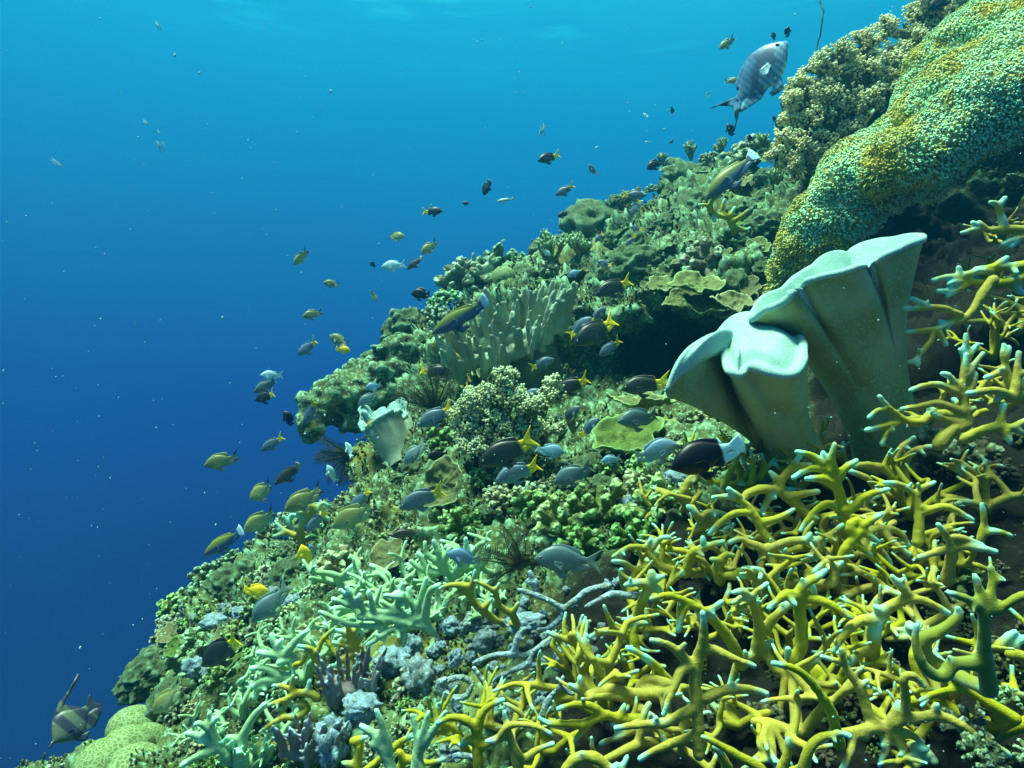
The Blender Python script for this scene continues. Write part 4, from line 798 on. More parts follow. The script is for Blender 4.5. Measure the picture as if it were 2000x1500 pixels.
for i, (x, y, rp, ax, l, lf) in enumerate([(868,945,44,(-.3,-.8,.35),'round yellow green plate coral tilted towards the camera',.10),(1225,862,74,(-.1,-.36,.9),'wide yellow green plate coral littered with knobs',.10),(1252,792,54,(.0,-.12,1),'dark table coral seen edge on under the black tailed fish',.14),
      (1335,588,34,(-.2,-.6,.7),'leftmost scalloped plate on the ledge over the cave',.28),(1385,600,44,(0,-.6,.8),'middle scalloped plate on the ledge over the cave',.22),(1432,596,40,(.1,-.5,.8),'rightmost scalloped plate on the ledge over the cave',.16),(1360,560,44,(-.1,-.5,.8),'upper scalloped plate on the ledge over the cave',.16),(1300,560,34,(-.2,-.5,.8),'small plate on the ledge left of the scalloped ones',.14),
      (760,1090,40,(-.2,-.5,.8),'pale plate coral above the wide finger coral',.06),(700,895,26,(-.5,-.7,.3),'brown plate standing at the left ledge\'s foot',.05),(715,1180,36,(-.2,-.7,.6),'pale green plate behind the pale finger coral',.05),(340,1265,18,(-.3,-.6,.6),'small smooth plate on the left reef edge',.12)]):
    o = put('plate_coral', PLATE[i % 4], x, y, rp, ax, l, 'plate coral', 'plate corals', lf)
def bush(seed):
    rg = random.Random(seed); mb = MB(); tips = []
    def arm(p, d, ln, r, lev):
        n = 5; C = [np.array(p, float)]; dv = np.array(d, float)
        for i in range(n):
            dv = dv+np.array([rg.gauss(0, .12), rg.gauss(0, .12), .10]); dv /= np.linalg.norm(dv); C.append(C[-1]+dv*ln/n)
        V, F = tube(np.array(C), np.linspace(r, r*.72, n+1), 7); mb.add(V, F)
        if lev == 3: tips.append(C[-1]); return
        for q in range(rg.choice((2, 3))):
            s = np.array([rg.gauss(0, 1), rg.gauss(0, 1), rg.uniform(-.2, .6)]); s /= np.linalg.norm(s)
            arm(C[rg.choice((3, 4, 5))], dv*.8+s*.7, ln*rg.uniform(.62, .85), r*.78, lev+1)
    for i in range(7):
        a = i*.9+rg.uniform(-.3, .3); q = .25+.5*(i % 3)/2; arm((0, 0, 0), (math.cos(a)*q, math.sin(a)*q, .8), .42, .075, 0)
    V, F = remesh(mb.verts(), mb.F, .02, 3); t = np.zeros(len(V)); tp = np.array(tips)
    for i in range(0, len(V), 4000): t[i:i+4000] = 1-np.clip(np.linalg.norm(V[i:i+4000, None]-tp[None], axis=2).min(1)/.2, 0, 1)
    me = mesh_from('bush_coral', V, F, m_bush); attr(me, 'tip', t); return me
BUSH = [bush(i) for i in range(4)]
for i, (x, y, rp, l) in enumerate([(1075,520,66,'left of the two bushy branching corals on the crest'),(1135,515,60,'right of the two bushy branching corals on the crest'),(1032,600,26,'small branching coral sprig above the finger leather coral'),(1295,322,24,'tiny branching coral at the small dark fish\'s tail on the crest'),(1350,312,34,'dark branching coral on the highest crest'),(1410,305,34,'curved branching coral on the highest crest near the wrasse'),
      (1225,400,26,'branching coral sprig beside the yellow tailed grey fish on the crest'),(1490,290,30,'dark branching coral at the foot of the bushy soft coral'),(1120,845,44,'yellow green feathery tuft right of the broccoli soft coral'),(1515,370,40,'yellowish bush coral against the mound coral\'s left edge')]):
    put('bush_coral', BUSH[i % 4], x, y, rp, np.array([-.15, -.2, 1]), l, 'branching coral', 'bush corals', .04)

# ------------------------------------------------------------------ feather stars
m_star = coral_mat('feather_star', (.05, .065, .025), (.075, .09, .035), scale=40, fine=200, bstr=.2)
m_star2 = coral_mat('feather_star_green', (.10, .14, .02), (.14, .18, .03), scale=40, fine=200, bstr=.2)
def feather_star(x, y, rp, n, label, seed, lift=.1, mat=None, a0=0, a1=360, curl=1.0):
    r = random.Random(seed); d = D(x, y)-lift; c = P(x, y, d); s = d/FPX
    root = bpy.data.objects.new('feather_star', None); COL.objects.link(root); root.location = c; root['label'] = label; root['category'] = 'feather star'; root['group'] = 'feather stars'
    V, F = ico(2); obj('centre', mesh_from('centre', V*rp*.12*s, F, mat or m_star), root)
    for i in range(n):
        a = math.radians(a0+(a1-a0)*(i+r.uniform(.1, .9))/n); L = rp*r.uniform(.75, 1.05)*s; tz = r.uniform(-.5, .3)
        dv = np.array([math.cos(a), tz-.3, math.sin(a)]); dv /= np.linalg.norm(dv); sd = np.cross(dv, [0, 1, 0]); cu = r.choice((-1, 1))*r.uniform(.2, 1)*curl
        f = np.linspace(0, 1, 22)[:, None]; C = dv*L*f+sd*L*cu*f**2.2*.6+np.array([0, -1, 0])*L*.15*np.sin(f*3.1)
        mb = MB(); V, F = tube(C, np.linspace(.028, .010, 22)*L, 5); mb.add(V, F); T, N, B = frames(C)
        for k in range(2, 22):
            for h in (-1, 1):
                w_ = sd*h*.9+T[k]*.6; w_ = w_/np.linalg.norm(w_)*L*.22*(1-.5*k/22)
                V, F = tube(np.array([C[k], C[k]+w_*.55, C[k]+w_+T[k]*L*.02]), np.array([.009, .008, .005])*L, 4); mb.add(V, F)
        obj('arm', mesh_from('arm', mb.verts(), mb.F, mat or m_star), root)
feather_star(1015, 1105, 85, 15, 'dark feather star behind the big grey fish', 1, .16, None, 10, 190)
feather_star(690, 885, 70, 14, 'dark feather star hanging off the left reef edge under the ledge', 2, .16, None, 140, 275, .3)
feather_star(850, 800, 85, 13, 'grey green feather star right of the small cup coral', 3, .2, None, 40, 165, .3)
feather_star(1492, 880, 50, 12, 'yellow green feather star at the short leather coral\'s foot', 4, .2, m_star2, 20, 200)
feather_star(1105, 690, 40, 10, 'brown feather star in the shadow right of the finger leather coral', 5, .16, None, 200, 340)

# ------------------------------------------------------------------ jutting ledge, far ridge, drifting strand
mb = MB()
for s_, (x, y, r1_, r2_, d) in enumerate([(700,770,70,48,2.35),(640,790,50,36,2.28),(612,825,26,42,2.25),(600,850,16,22,2.24),(740,740,60,50,2.4),(690,820,40,34,2.3),(770,690,38,40,2.45),(660,760,40,26,2.3)]):
    V, F = craggy(4, s_+1); mb.add(V*np.array([r1_, (r1_+r2_)*.5, r2_])*1.15*d/FPX+P(x, y, d), F)
V, F = remesh(mb.verts(), mb.F, .011, 1); Nn = vnormals(V, F)
V = V+Nn*(.030*(ridged(V*11, 3, 5)-1)+.022*(.5-worley(V*22, 3))+.012*(.5-worley(V*50, 4)))[:, None]
o = obj('rock_ledge', mesh_from('rock_ledge', V-P(660, 800, 2.3), F, m_reef), None, 'craggy rock ledge jutting over the blue drop on the left', 'rock'); o.location = P(660, 800, 2.3)
V, F = craggy(5, 9); o = obj('far_reef', mesh_from('far_reef', V, F, m_reef), kind='structure'); o.location = P(520, 1125, 4.2)+np.array([0, 0, .24-1.5]); o.scale = (.26, .32, 1.5)
m_str = coral_mat('strand', (.05, .08, .07), (.07, .10, .08), scale=20)
C = catmull([P(1600, -40, 2.3), P(1601, 0, 2.3), P(1608, 20, 2.28), P(1603, 60, 2.28), P(1598, 85, 2.3), P(1593, 110, 2.3), P(1586, 145, 2.33), P(1585, 175, 2.36)], 60)
V, F = tube(C+.002*np.stack([fbm(C*60, 2, i) for i in range(3)], 1), np.linspace(.0032, .0018, 60), 6)
obj('wire_coral', mesh_from('wire_coral', V, F, m_str), None, 'thin dark strand rising from the bushy soft coral to the top edge', 'wire coral')

# ------------------------------------------------------------------ small colonies that cover the slope
ROCK = []
for i in range(5):
    V, F = craggy(5 if i < 3 else 4, i+2, 1.9); ROCK.append(mesh_from('encrusted_rock', V, F, m_reef))
FUZZ = [knob_coral(50+i, 26, m_knob2, 1.0) for i in range(2)]
LMP = [mesh_from('rubble_lump', *lump_mesh(40+i, 4), m_deadU) for i in range(2)]+[mesh_from('rubble_lump', *lump_mesh(50+i, 4), m_lilacU) for i in range(3)]
def scatter(poly, n, rmin, rmax, kinds, label, group, cat, name, avoid=(), seed=0, lift=.0, mind=.6):
    r = np.random.default_rng(seed); xs = [p[0] for p in poly]; ys = [p[1] for p in poly]; done = []; tries = 0
    while len(done) < n and tries < n*60:
        tries += 1
        x, y = r.uniform(min(xs), max(xs)), r.uniform(min(ys), max(ys))
        if not in_poly(np.array([x]), np.array([y]), poly)[0]: continue
        rp = rmin+(rmax-rmin)*r.random()**1.6
        if any(math.hypot(x-a, y-b) < (rp+c)*mind for a, b, c in done): continue
        if any(((x-a)/c)**2+((y-b)/e)**2 < 1 for a, b, c, e in avoid): continue
        done.append((x, y, rp)); nv = Nrm(x, y); ax = nv*.7+np.array([-.15, -.25, .75])+r.normal(size=3)*.22
        put(name, kinds[int(r.integers(len(kinds)))], x, y, rp, ax, label, cat, group, lift, r.uniform(.75, 1.15))
AV = [(960,800,130,100),(985,650,140,95),(1290,690,130,75),(755,850,60,70),(1230,862,60,30),(740,1190,130,70)]
EDGE = [(300,1225),(440,1095),(545,1035),(690,960),(720,985),(820,1040),(900,1090),(640,1150),(560,1250),(420,1330),(330,1400),(270,1330)]
scatter(EDGE, 75, 18, 78, KNOB+KNOB2+FUZZ+ROCK[:2], 'knobbly olive coral head crowding the lower left reef slope', 'knobbly corals on the lower left slope', 'stony coral', 'knobbly_coral', AV+[(240, 1450, 120, 100)], 1)
scatter(EDGE, 22, 20, 38, BUSH, 'small branching bush coral standing among the knobbly heads on the lower left slope', 'bush corals on the lower left slope', 'branching coral', 'bush_coral', AV+[(240, 1450, 120, 100)], 11, -.01, .5)
scatter(EDGE, 14, 9, 22, LMP, 'bluish crusted lump wedged between knobbly heads on the lower left slope', 'bluish lumps on the lower left slope', 'rubble', 'rubble_lump', AV, 12, .03, .5)
scatter(EDGE, 14, 16, 34, PLATE, 'small scalloped plate coral on the lower left slope', 'plates on the lower left slope', 'plate coral', 'plate_coral', AV+[(240, 1450, 120, 100)], 13, .02, .5)
UPPER = [(600,800),(740,700),(800,640),(880,570),(1010,500),(1180,420),(1310,320),(1500,300),(1500,520),(1440,610),(1290,575),(1180,560),(1130,640),(900,590),(840,660),(800,760),(720,790)]
scatter(UPPER, 85, 16, 66, KNOB2+ROCK+ROCK+FUZZ, 'craggy turquoise green coral clump on the upper reef slope', 'coral clumps on the upper slope', 'stony coral', 'coral_clump', AV, 2)
scatter(UPPER, 34, 18, 46, PLATE, 'small crusty plate coral on the upper reef slope', 'small plates on the upper slope', 'plate coral', 'plate_coral', AV, 3, .02)
MIDDLE = [(700,970),(860,830),(1000,900),(1120,900),(1340,800),(1480,880),(1350,950),(1150,980),(1000,1000),(880,1020),(740,1000)]
scatter(MIDDLE, 60, 14, 36, KNOB+ROCK+KNOB2, 'small knobbly clump on the shaded middle of the reef', 'clumps in the shaded middle', 'stony coral', 'coral_clump', AV, 4)
LOW = [(60,1540),(300,1420),(420,1330),(560,1240),(700,1250),(860,1400),(860,1560)]
scatter(LOW, 60, 16, 40, KNOB+KNOB2, 'small knobbly coral low on the left foreground slope', 'small corals low in the left foreground', 'stony coral', 'knobbly_coral', [(235,1460,120,110)], 5)
RUB = [(820,1240),(1000,1160),(1250,1130),(1260,1300),(1100,1400),(860,1380)]
scatter(RUB, 95, 4, 13, LMP, 'bit of grey lilac rubble strewn beside the thicket', 'rubble bits beside the thicket', 'rubble', 'rubble_bit', [], 6)
m_dimk = coral_mat('dim_knobs', (.05, .06, .012), (.07, .08, .02), tip=(.13, .18, .06), scale=3, fine=26, bstr=.5, bdist=.003, objvar=.25, tiplo=.2, tiphi=1)  # darker copy of the knobbly coral, floor shade put into its colour
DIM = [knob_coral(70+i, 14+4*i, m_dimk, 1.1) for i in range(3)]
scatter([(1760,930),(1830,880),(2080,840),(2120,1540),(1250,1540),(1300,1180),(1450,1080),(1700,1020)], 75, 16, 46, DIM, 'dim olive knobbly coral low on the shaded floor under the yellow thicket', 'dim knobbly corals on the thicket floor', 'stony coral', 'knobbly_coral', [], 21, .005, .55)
scatter([(1870,1380),(1960,1360),(2040,1400),(2040,1520),(1900,1520)], 6, 26, 44, KNOB2, 'pale knobbly coral in the bottom right corner beside the thick trunk', 'pale knobbly corals in the bottom right corner', 'stony coral', 'knobbly_coral', [], 22, .06, .5)
# ground cover of fine turf and stubble over the rock: nobody could count it
turf_shade_full = np.ones(H*Wd); turf_shade_full[used] = turf_shade[:len(used)]
def stubble():
    r = np.random.default_rng(77); n = 42000
    x = r.uniform(60, 2050, n*3); y = r.uniform(200, 1560, n*3); k = in_poly(x, y, POLY); x, y = x[k][:n], y[k][:n]
    ix = np.clip(((x-gx[0])/STEP).astype(int), 0, Wd-1); iy = np.clip(((y-gy[0])/STEP).astype(int), 0, H-1); g = iy*Wd+ix
    p = TV[g]; nv = nn[g]; d = dep[g]
    c = (fbm(p*9, 2, 91) > -.15) & (turf_shade_full[g] < .35); p, nv, d = p[c], nv[c], d[c]; m = len(p)
    dirs = nv*.7+np.array([-.1, -.1, .6])+r.normal(size=(m, 3))*.5; dirs /= np.linalg.norm(dirs, axis=1)[:, None]
    L = .0052*d**.8*r.uniform(.4, 1.5, m)*1.3; R = .0016*d**.8*r.uniform(.6, 1.5, m)
    a = np.cross(dirs, [.3, .6, .2]); a /= np.linalg.norm(a, axis=1)[:, None]; b_ = np.cross(dirs, a); K = 4
    VV = np.zeros((m, K*2+1, 3))
    for q in range(K):
        o_ = a*math.cos(q*math.pi/2)+b_*math.sin(q*math.pi/2)
        VV[:, q] = p-dirs*.003+o_*R[:, None]; VV[:, K+q] = p+dirs*L[:, None]*.75+o_*R[:, None]*1.2
    VV[:, 8] = p+dirs*L[:, None]
    F = np.concatenate([np.array([[q, (q+1) % 4, 4+(q+1) % 4, 4+q] for q in range(4)]), np.array([[4, 5, 8, 8], [5, 6, 8, 8], [6, 7, 8, 8], [7, 4, 8, 8]])])
    FF = (F[None]+(np.arange(m)*9)[:, None, None]).reshape(-1, 4)
    F4 = [f for f in FF.tolist() if f[2] != f[3]]; F3 = [f[:3] for f in FF.tolist() if f[2] == f[3]]
    me = mesh_from('reef_turf', VV.reshape(-1, 3), F4+F3, m_turf); at = np.zeros((m, 9)); at[:, 4:] = np.clip(r.normal(.45, .4, m), 0, 1)[:, None]; attr(me, 'tip', at.ravel())
    obj('reef_turf', me, kind='stuff')
m_turf = coral_mat('reef_turf', (.05, .065, .012), (.08, .10, .03), tip=(.17, .27, .12), scale=9, fine=200, bstr=.1, tiplo=.4, tiphi=1.)
stubble()

# ------------------------------------------------------------------ fish
def fish_mat(name, top, belly, tail=None, xt=-.27, wid=.05, edge=None, band=None, rough=.42, bands=(), head=None, lines=0, zs=.10, blotch=None):
    m, t, b = material(name); c_ = nd(t, 'ShaderNodeTexCoord'); s = nd(t, 'ShaderNodeSeparateXYZ'); t.links.new(c_.outputs['Object'], s.inputs[0])
    c = mixc(t, rng_map(t, s.outputs['Z'], -zs*1.3, zs), belly, top)
    if lines:
        wv = nd(t, 'ShaderNodeTexWave'); wv.inputs['Scale'].default_value = lines; wv.inputs['Distortion'].default_value = .6; t.links.new(c_.outputs['Object'], wv.inputs['Vector'])
        c = mixc(t, rng_map(t, wv.outputs['Fac'],   .35, .8, 0, .5), c, tuple(.5*x for x in top))
    v = nd(t, 'ShaderNodeTexVoronoi'); v.inputs['Scale'].default_value = 34; t.links.new(c_.outputs['Object'], v.inputs['Vector'])
    c = mixc(t, rng_map(t, v.outputs['Distance'], .2, .75, 0, .28), c, tuple(.55*x for x in top))
    if blotch: c = mixc(t, rng_map(t, tex(t, 'noise', 5, 2), .48, .6, 0, .8), c, blotch)
    if head: c = mixc(t, rng_map(t, s.outputs['X'], .27, .38), c, head)
    if band: c = mixc(t, rng_map(t, s.outputs['X'], band[0]-.02, band[0]+.02, 1, 0), c, band[1])
    for x0_, x1_, cb in bands:
        mb_ = nd(t, 'ShaderNodeMath', operation='MULTIPLY'); t.links.new(rng_map(t, s.outputs['X'], x0_-.02, x0_+.02), mb_.inputs[0]); t.links.new(rng_map(t, s.outputs['X'], x1_-.02, x1_+.02, 1, 0), mb_.inputs[1]); c = mixc(t, mb_.outputs[0], c, cb)
    if tail: c = mixc(t, rng_map(t, s.outputs['X'], xt-wid, xt+wid, 1, 0), c, tail)
    if edge:
        ab = nd(t, 'ShaderNodeMath', operation='ABSOLUTE'); t.links.new(s.outputs['Z'], ab.inputs[0])
        mu = nd(t, 'ShaderNodeMath', operation='MULTIPLY'); t.links.new(rng_map(t, s.outputs['X'], -.42, -.34, 1, 0), mu.inputs[0]); t.links.new(rng_map(t, ab.outputs[0], .05, .09), mu.inputs[1])
        c = mixc(t, mu.outputs[0], c, edge)
    oi = nd(t, 'ShaderNodeObjectInfo'); hs = nd(t, 'ShaderNodeHueSaturation'); t.links.new(rng_map(t, oi.outputs['Random'], 0, 1, .8, 1.2), hs.inputs['Value']); t.links.new(c, hs.inputs['Color'])
    t.links.new(hs.outputs[0], b.inputs['Base Color']); b.inputs['Roughness'].default_value = rough; b.inputs['Specular IOR Level'].default_value = .35
    return m
YEL = (.80, .62, .008)
FM = {'ydark': fish_mat('dark_yellowtail', (.013, .020, .020), (.05, .07, .06), YEL, -.235, .03),
      'yblue': fish_mat('grey_yellowtail', (.075, .13, .19), (.15, .24, .27), YEL, -.26, .03),
      'chromis': fish_mat('olive_chromis', (.20, .24, .07), (.32, .40, .20), (.22, .28, .12), -.36, .06, edge=(.01, .012, .02)),
      'grey': fish_mat('grey_damsel', (.085, .16, .18), (.17, .27, .25), (.13, .21, .17), -.30, .06),
      'blue': fish_mat('pale_blue_damsel', (.13, .27, .42), (.19, .36, .46), (.17, .30, .28), -.28, .08),
      'black': fish_mat('black_fish', (.006, .006, .012), (.010, .010, .018)),
      'bwhite': fish_mat('black_white_tail', (.003, .003, .007), (.004, .004, .008), (.42, .72, .72), -.20, .02),
      'yellow': fish_mat('yellow_fish', (.80, .58, .006), (.80, .62, .01)),
      'wrasse': fish_mat('green_wrasse', (.14, .18, .02), (.05, .10, .26), (.40, .66, .80), -.37, .015, band=(-.335, (.06, .06, .30)), zs=.05),
      'brown': fish_mat('brown_wrasse', (.045, .035, .03), (.09, .09, .07), (.28, .34, .22), -.30, .05),
      'pale': fish_mat('pale_fish', (.32, .56, .60), (.50, .74, .72)),
      'bream': fish_mat('silver_bream', (.08, .20, .36), (.24, .46, .56), (.20, .44, .56), -.36, .05, edge=(.015, .02, .03), lines=5, blotch=(.06, .08, .14)),  # body blued towards the water, haze mixed into its colour
      'cleaner': fish_mat('cleaner_wrasse', (.30, .55, .60), (.30, .55, .60)),
      'lime': fish_mat('lime_fish', (.34, .26, .06), (.40, .58, .30)),
      'idol': fish_mat('banded_fish', (.12, .16, .10), (.10, .14, .12), (.03, .04, .06), -.3, .03, bands=((.02, .17, (.03, .04, .07)), (-.26, -.12, (.03, .04, .07)), (.38, .6, (.05, .06, .05))))}  # real bands, their contrast lowered in colour to stand in for haze
m_eye, t, b = material('fish_eye')
c_ = nd(t, 'ShaderNodeTexCoord'); gr = nd(t, 'ShaderNodeSeparateXYZ'); t.links.new(c_.outputs['Object'], gr.inputs[0])
t.links.new(mixc(t, rng_map(t, gr.outputs['Y'], .70, .80), (.30, .40, .36), (.004, .004, .006)), b.inputs['Base Color']); b.inputs['Roughness'].default_value = .15
V, F = ico(2); EYE = mesh_from('eye', V, F, m_eye)
SHAPE = {'ydark': (.38, .155, .17, .10, .05), 'yblue': (.38, .155, .17, .10, .05), 'chromis': (.42, .15, .22, .15, .075), 'grey': (.41, .16, .16, .09, .055), 'blue': (.44, .16, .15, .07, .06), 'black': (.50, .17, .16, .05, .10),
         'bwhite': (.44, .20, .12, .03, .05), 'yellow': (.48, .17, .14, .04, .09), 'wrasse': (.25, .13, .10, .03, .032), 'brown': (.29, .13, .10, -.03, .035), 'pale': (.40, .15, .17, .08, .05), 'bream': (.54, .19, .22, .14, .055),
         'cleaner': (.18, .10, .07, .0, .03), 'lime': (.33, .13, .12, .02, .04), 'idol': (.62, .17, .14, .05, .20)}
def fish_mesh(ty, bend=0., seed=0):
    Hh, Th, tz, fork, fin = SHAPE[ty]; mb = MB(); n, k = 26, 16
    s = np.linspace(0, 1, n); xs = .5-.84*s
    prof = lambda pts: catmull(np.array([[p[1]] for p in pts]), 200)[:, 0][np.clip((np.interp(s, [p[0] for p in pts], np.linspace(0, 199, len(pts)))).astype(int), 0, 199)]
    top = Hh*prof([(0, .03), (.06, .17), (.2, .38), (.38, .50), (.58, .45), (.78, .26), (.92, .125), (1, .115)])
    bot = Hh*prof([(0, .05), (.06, .15), (.2, .34), (.38, .47), (.58, .43), (.78, .25), (.92, .115), (1, .11)])
    if ty == 'idol':
        top = Hh*prof([(0, .02), (.13, .05), (.24, .26), (.42, .50), (.62, .46), (.8, .24), (.92, .10), (1, .09)]); bot = Hh*prof([(0, .02), (.13, .05), (.24, .24), (.42, .44), (.62, .42), (.8, .22), (.92, .09), (1, .08)])
    th = Th*prof([(0, .06), (.06, .24), (.2, .46), (.36, .50), (.58, .40), (.78, .20), (.92, .085), (1, .05)])
    V = []
    for i in range(n):
        for j in range(k):
            a = j*2*math.pi/k; c, q = math.cos(a), math.sin(a)
            V.append([xs[i], th[i]*math.copysign(abs(c)**.85, c), (top[i] if q > 0 else bot[i])*q])
    F = [[i*k+j, (i+1)*k+j, (i+1)*k+(j+1) % k, i*k+(j+1) % k] for i in range(n-1) for j in range(k)]
    F.append(list(range(k))); F.append([(n-1)*k+j for j in range(k)][::-1]); mb.add(V, F)
    def sheet(Bs, Ts, th0, side=None):          # a fin: thick at its root, sharp at its edge
        m = len(Bs); rows = 5; G = []
        for sg in (1, -1):
            for r in range(rows):
                f = r/(rows-1); p = Bs*(1-f)+Ts*f; o = (np.array([0, 1., 0]) if side is None else side)
                G.append(p+o*sg*th0*(1-f)**.8+(o*.0004*sg))
        G = np.array(G); i = np.arange(2*rows*m).reshape(2*rows, m); F = []
        for r in range(rows-1):
            for j in range(m-1):
                F.append([i[r, j], i[r, j+1], i[r+1, j+1], i[r+1, j]]); F.append([i[rows+r, j], i[rows+r+1, j], i[rows+r+1, j+1], i[rows+r, j+1]])
        for j in range(m-1): F.append([i[rows-1, j], i[rows-1, j+1], i[2*rows-1, j+1], i[2*rows-1, j]])
        for r in range(rows-1):
            F.append([i[r, 0], i[r+1, 0], i[rows+r+1, 0], i[rows+r, 0]]); F.append([i[r, -1], i[rows+r, -1], i[rows+r+1, -1], i[r+1, -1]])
        mb.add(G.reshape(-1, 3), F)
    u = np.linspace(-1, 1, 17); z0 = np.zeros_like(u)
    L_ = .16 if ty != 'brown' else .14
    st = 1.0+(.30*(np.abs(u) > .85) if ty in ('chromis', 'bream') else 0)
    xo = -.34-L_*.55-fork*np.abs(u)**1.4*1.0*st-(.05 if fork < .05 else 0)*(1-u*u)
    sheet(np.stack([z0-.315, z0, u*.10*Hh], 1), np.stack([xo, z0, u*tz*(.85+.3*np.abs(u))], 1), .010)
    f = np.linspace(0, 1, 19); sb = .26+.60*f; xb = .5-.84*sb; zb = np.interp(sb, s, top)*.93
    if ty == 'idol':
        sh = np.exp(-((f-.35)/.16)**2)*1.0+.35*np.sin(f*math.pi)
    else: sh = (np.clip(f*7, 0, 1)**.6)*(.62+.55*f**2*(f < .93)+(.25 if ty in ('chromis', 'bream', 'ydark', 'yblue') else 0)*f**4)*(1-np.clip((f-.93)/.07, 0, 1)*.75)
    sw = .05+.14*f
    sheet(np.stack([xb, f*0, zb], 1), np.stack([xb-sw*(sh*fin*4+.2)*.6-(.38*sh**2 if ty == 'idol' else 0), f*0, zb+fin*sh*(1+.10*np.sin(f*60)*(f < .6))], 1), .010)
    f = np.linspace(0, 1, 13); sb = .56+.31*f; xb = .5-.84*sb; zb = -np.interp(sb, s, bot)*.93; sh = np.clip(f*5, 0, 1)*(.8+.45*f*(f < .92))*(1-np.clip((f-.9)/.1, 0, 1)*.7)
    sheet(np.stack([xb, f*0, zb], 1), np.stack([xb-.10-.10*f, f*0, zb-fin*.95*sh*(.6 if ty == 'idol' else 1)], 1), .009)
    for sg in (1, -1):
        q = np.linspace(-1, 1, 9); bx = .20+q*0; ty_ = np.interp(.36, s, th)*.96
        sheet(np.stack([bx, q*0+sg*ty_, -.05*Hh/.4+q*.028], 1), np.stack([.20-.15+.035*q*q, q*0+sg*(ty_+.055), -.07*Hh/.4+q*.07-.02], 1), .004, np.array([.35, sg*.9, 0]))
        q = np.linspace(0, 1, 7); zz = np.interp(.40, s, bot)
        sheet(np.stack([.18-.07*q, q*0+sg*.02, q*0-zz*.94], 1), np.stack([.12-.16*q**.6-.02, q*0+sg*.035, -zz-.055-.05*(1-q)*Hh/.4], 1), .005)
    V = mb.verts(); V[:, 1] += bend*np.clip(.25-V[:, 0], 0, 1)**2
    me = mesh_from(ty, V, mb.F, FM[ty]); bm = bmesh.new(); bm.from_mesh(me); bmesh.ops.recalc_face_normals(bm, faces=bm.faces); bm.to_mesh(me); bm.free()
    return me, float(np.interp(.115, s, th)), float(np.interp(.115, s, top))
FISH = {ty: [fish_mesh(ty, b_, i) for i, b_ in enumerate((0., .35, -.35))] for ty in SHAPE}
CAT = {'wrasse': 'wrasse', 'brown': 'wrasse', 'cleaner': 'wrasse', 'bream': 'bream', 'chromis': 'chromis', 'idol': 'banded fish'}
GRP = {'ydark': 'dark fish with yellow tails', 'yblue': 'grey fish with yellow tails', 'chromis': 'olive chromis with dark tail streamers', 'grey': 'plain grey damselfish', 'blue': 'pale blue damselfish', 'black': 'small dark fish', 'wrasse': 'green wrasses', 'yellow': 'all yellow fish', 'pale': 'pale fish'}
def fish(ty, hx, hy, tx, ty_, d, label, yaw=None, roll=0.):
    r = random.Random(hx*7+hy); me, et, ez = FISH[ty][r.randrange(3)]
    if d is None: d = max(.5, D((hx+tx)/2, (hy+ty_)/2)-.30)
    a, c = P(hx, hy, d), P(tx, ty_, d); Ln = np.linalg.norm(a-c); yw = r.uniform(-.3, .3) if yaw is None else yaw
    f = (a-c)/Ln+np.array([0, yw, 0]); f /= np.linalg.norm(f); L = Ln*math.hypot(1, yw)
    up = np.array([0, 0, 1.])-f*f[2]
    if np.linalg.norm(up) < .35: up = np.array([.5 if hx < tx else -.5, 0, .6]); up -= f*np.dot(f, up)
    up /= np.linalg.norm(up); y = np.cross(up, f)
    up, y = up*math.cos(roll)+y*math.sin(roll), y*math.cos(roll)-up*math.sin(roll)
    o = obj('fish', me, None, label, CAT.get(ty, 'damselfish' if ty not in ('black', 'pale', 'lime', 'bwhite') else 'fish'), GRP.get(ty))
    o.matrix_world = Matrix(((f[0]*L, y[0]*L, up[0]*L, (a[0]+c[0])/2), (f[1]*L, y[1]*L, up[1]*L, (a[1]+c[1])/2), (f[2]*L, y[2]*L, up[2]*L, (a[2]+c[2])/2), (0, 0, 0, 1)))
    if math.hypot(hx-tx, hy-ty_) > 26 and ty != 'bwhite':
        er = .034 if ty == 'bream' else .023 if ty not in ('wrasse', 'cleaner') else .015
        for sg in (1, -1):
            e_ = obj('eye', EYE, o); e_.location = (.5-.84*.115, sg*(et*.90-er*.25), ez*.32); e_.scale = (er, er*sg*.6, er)
    return o
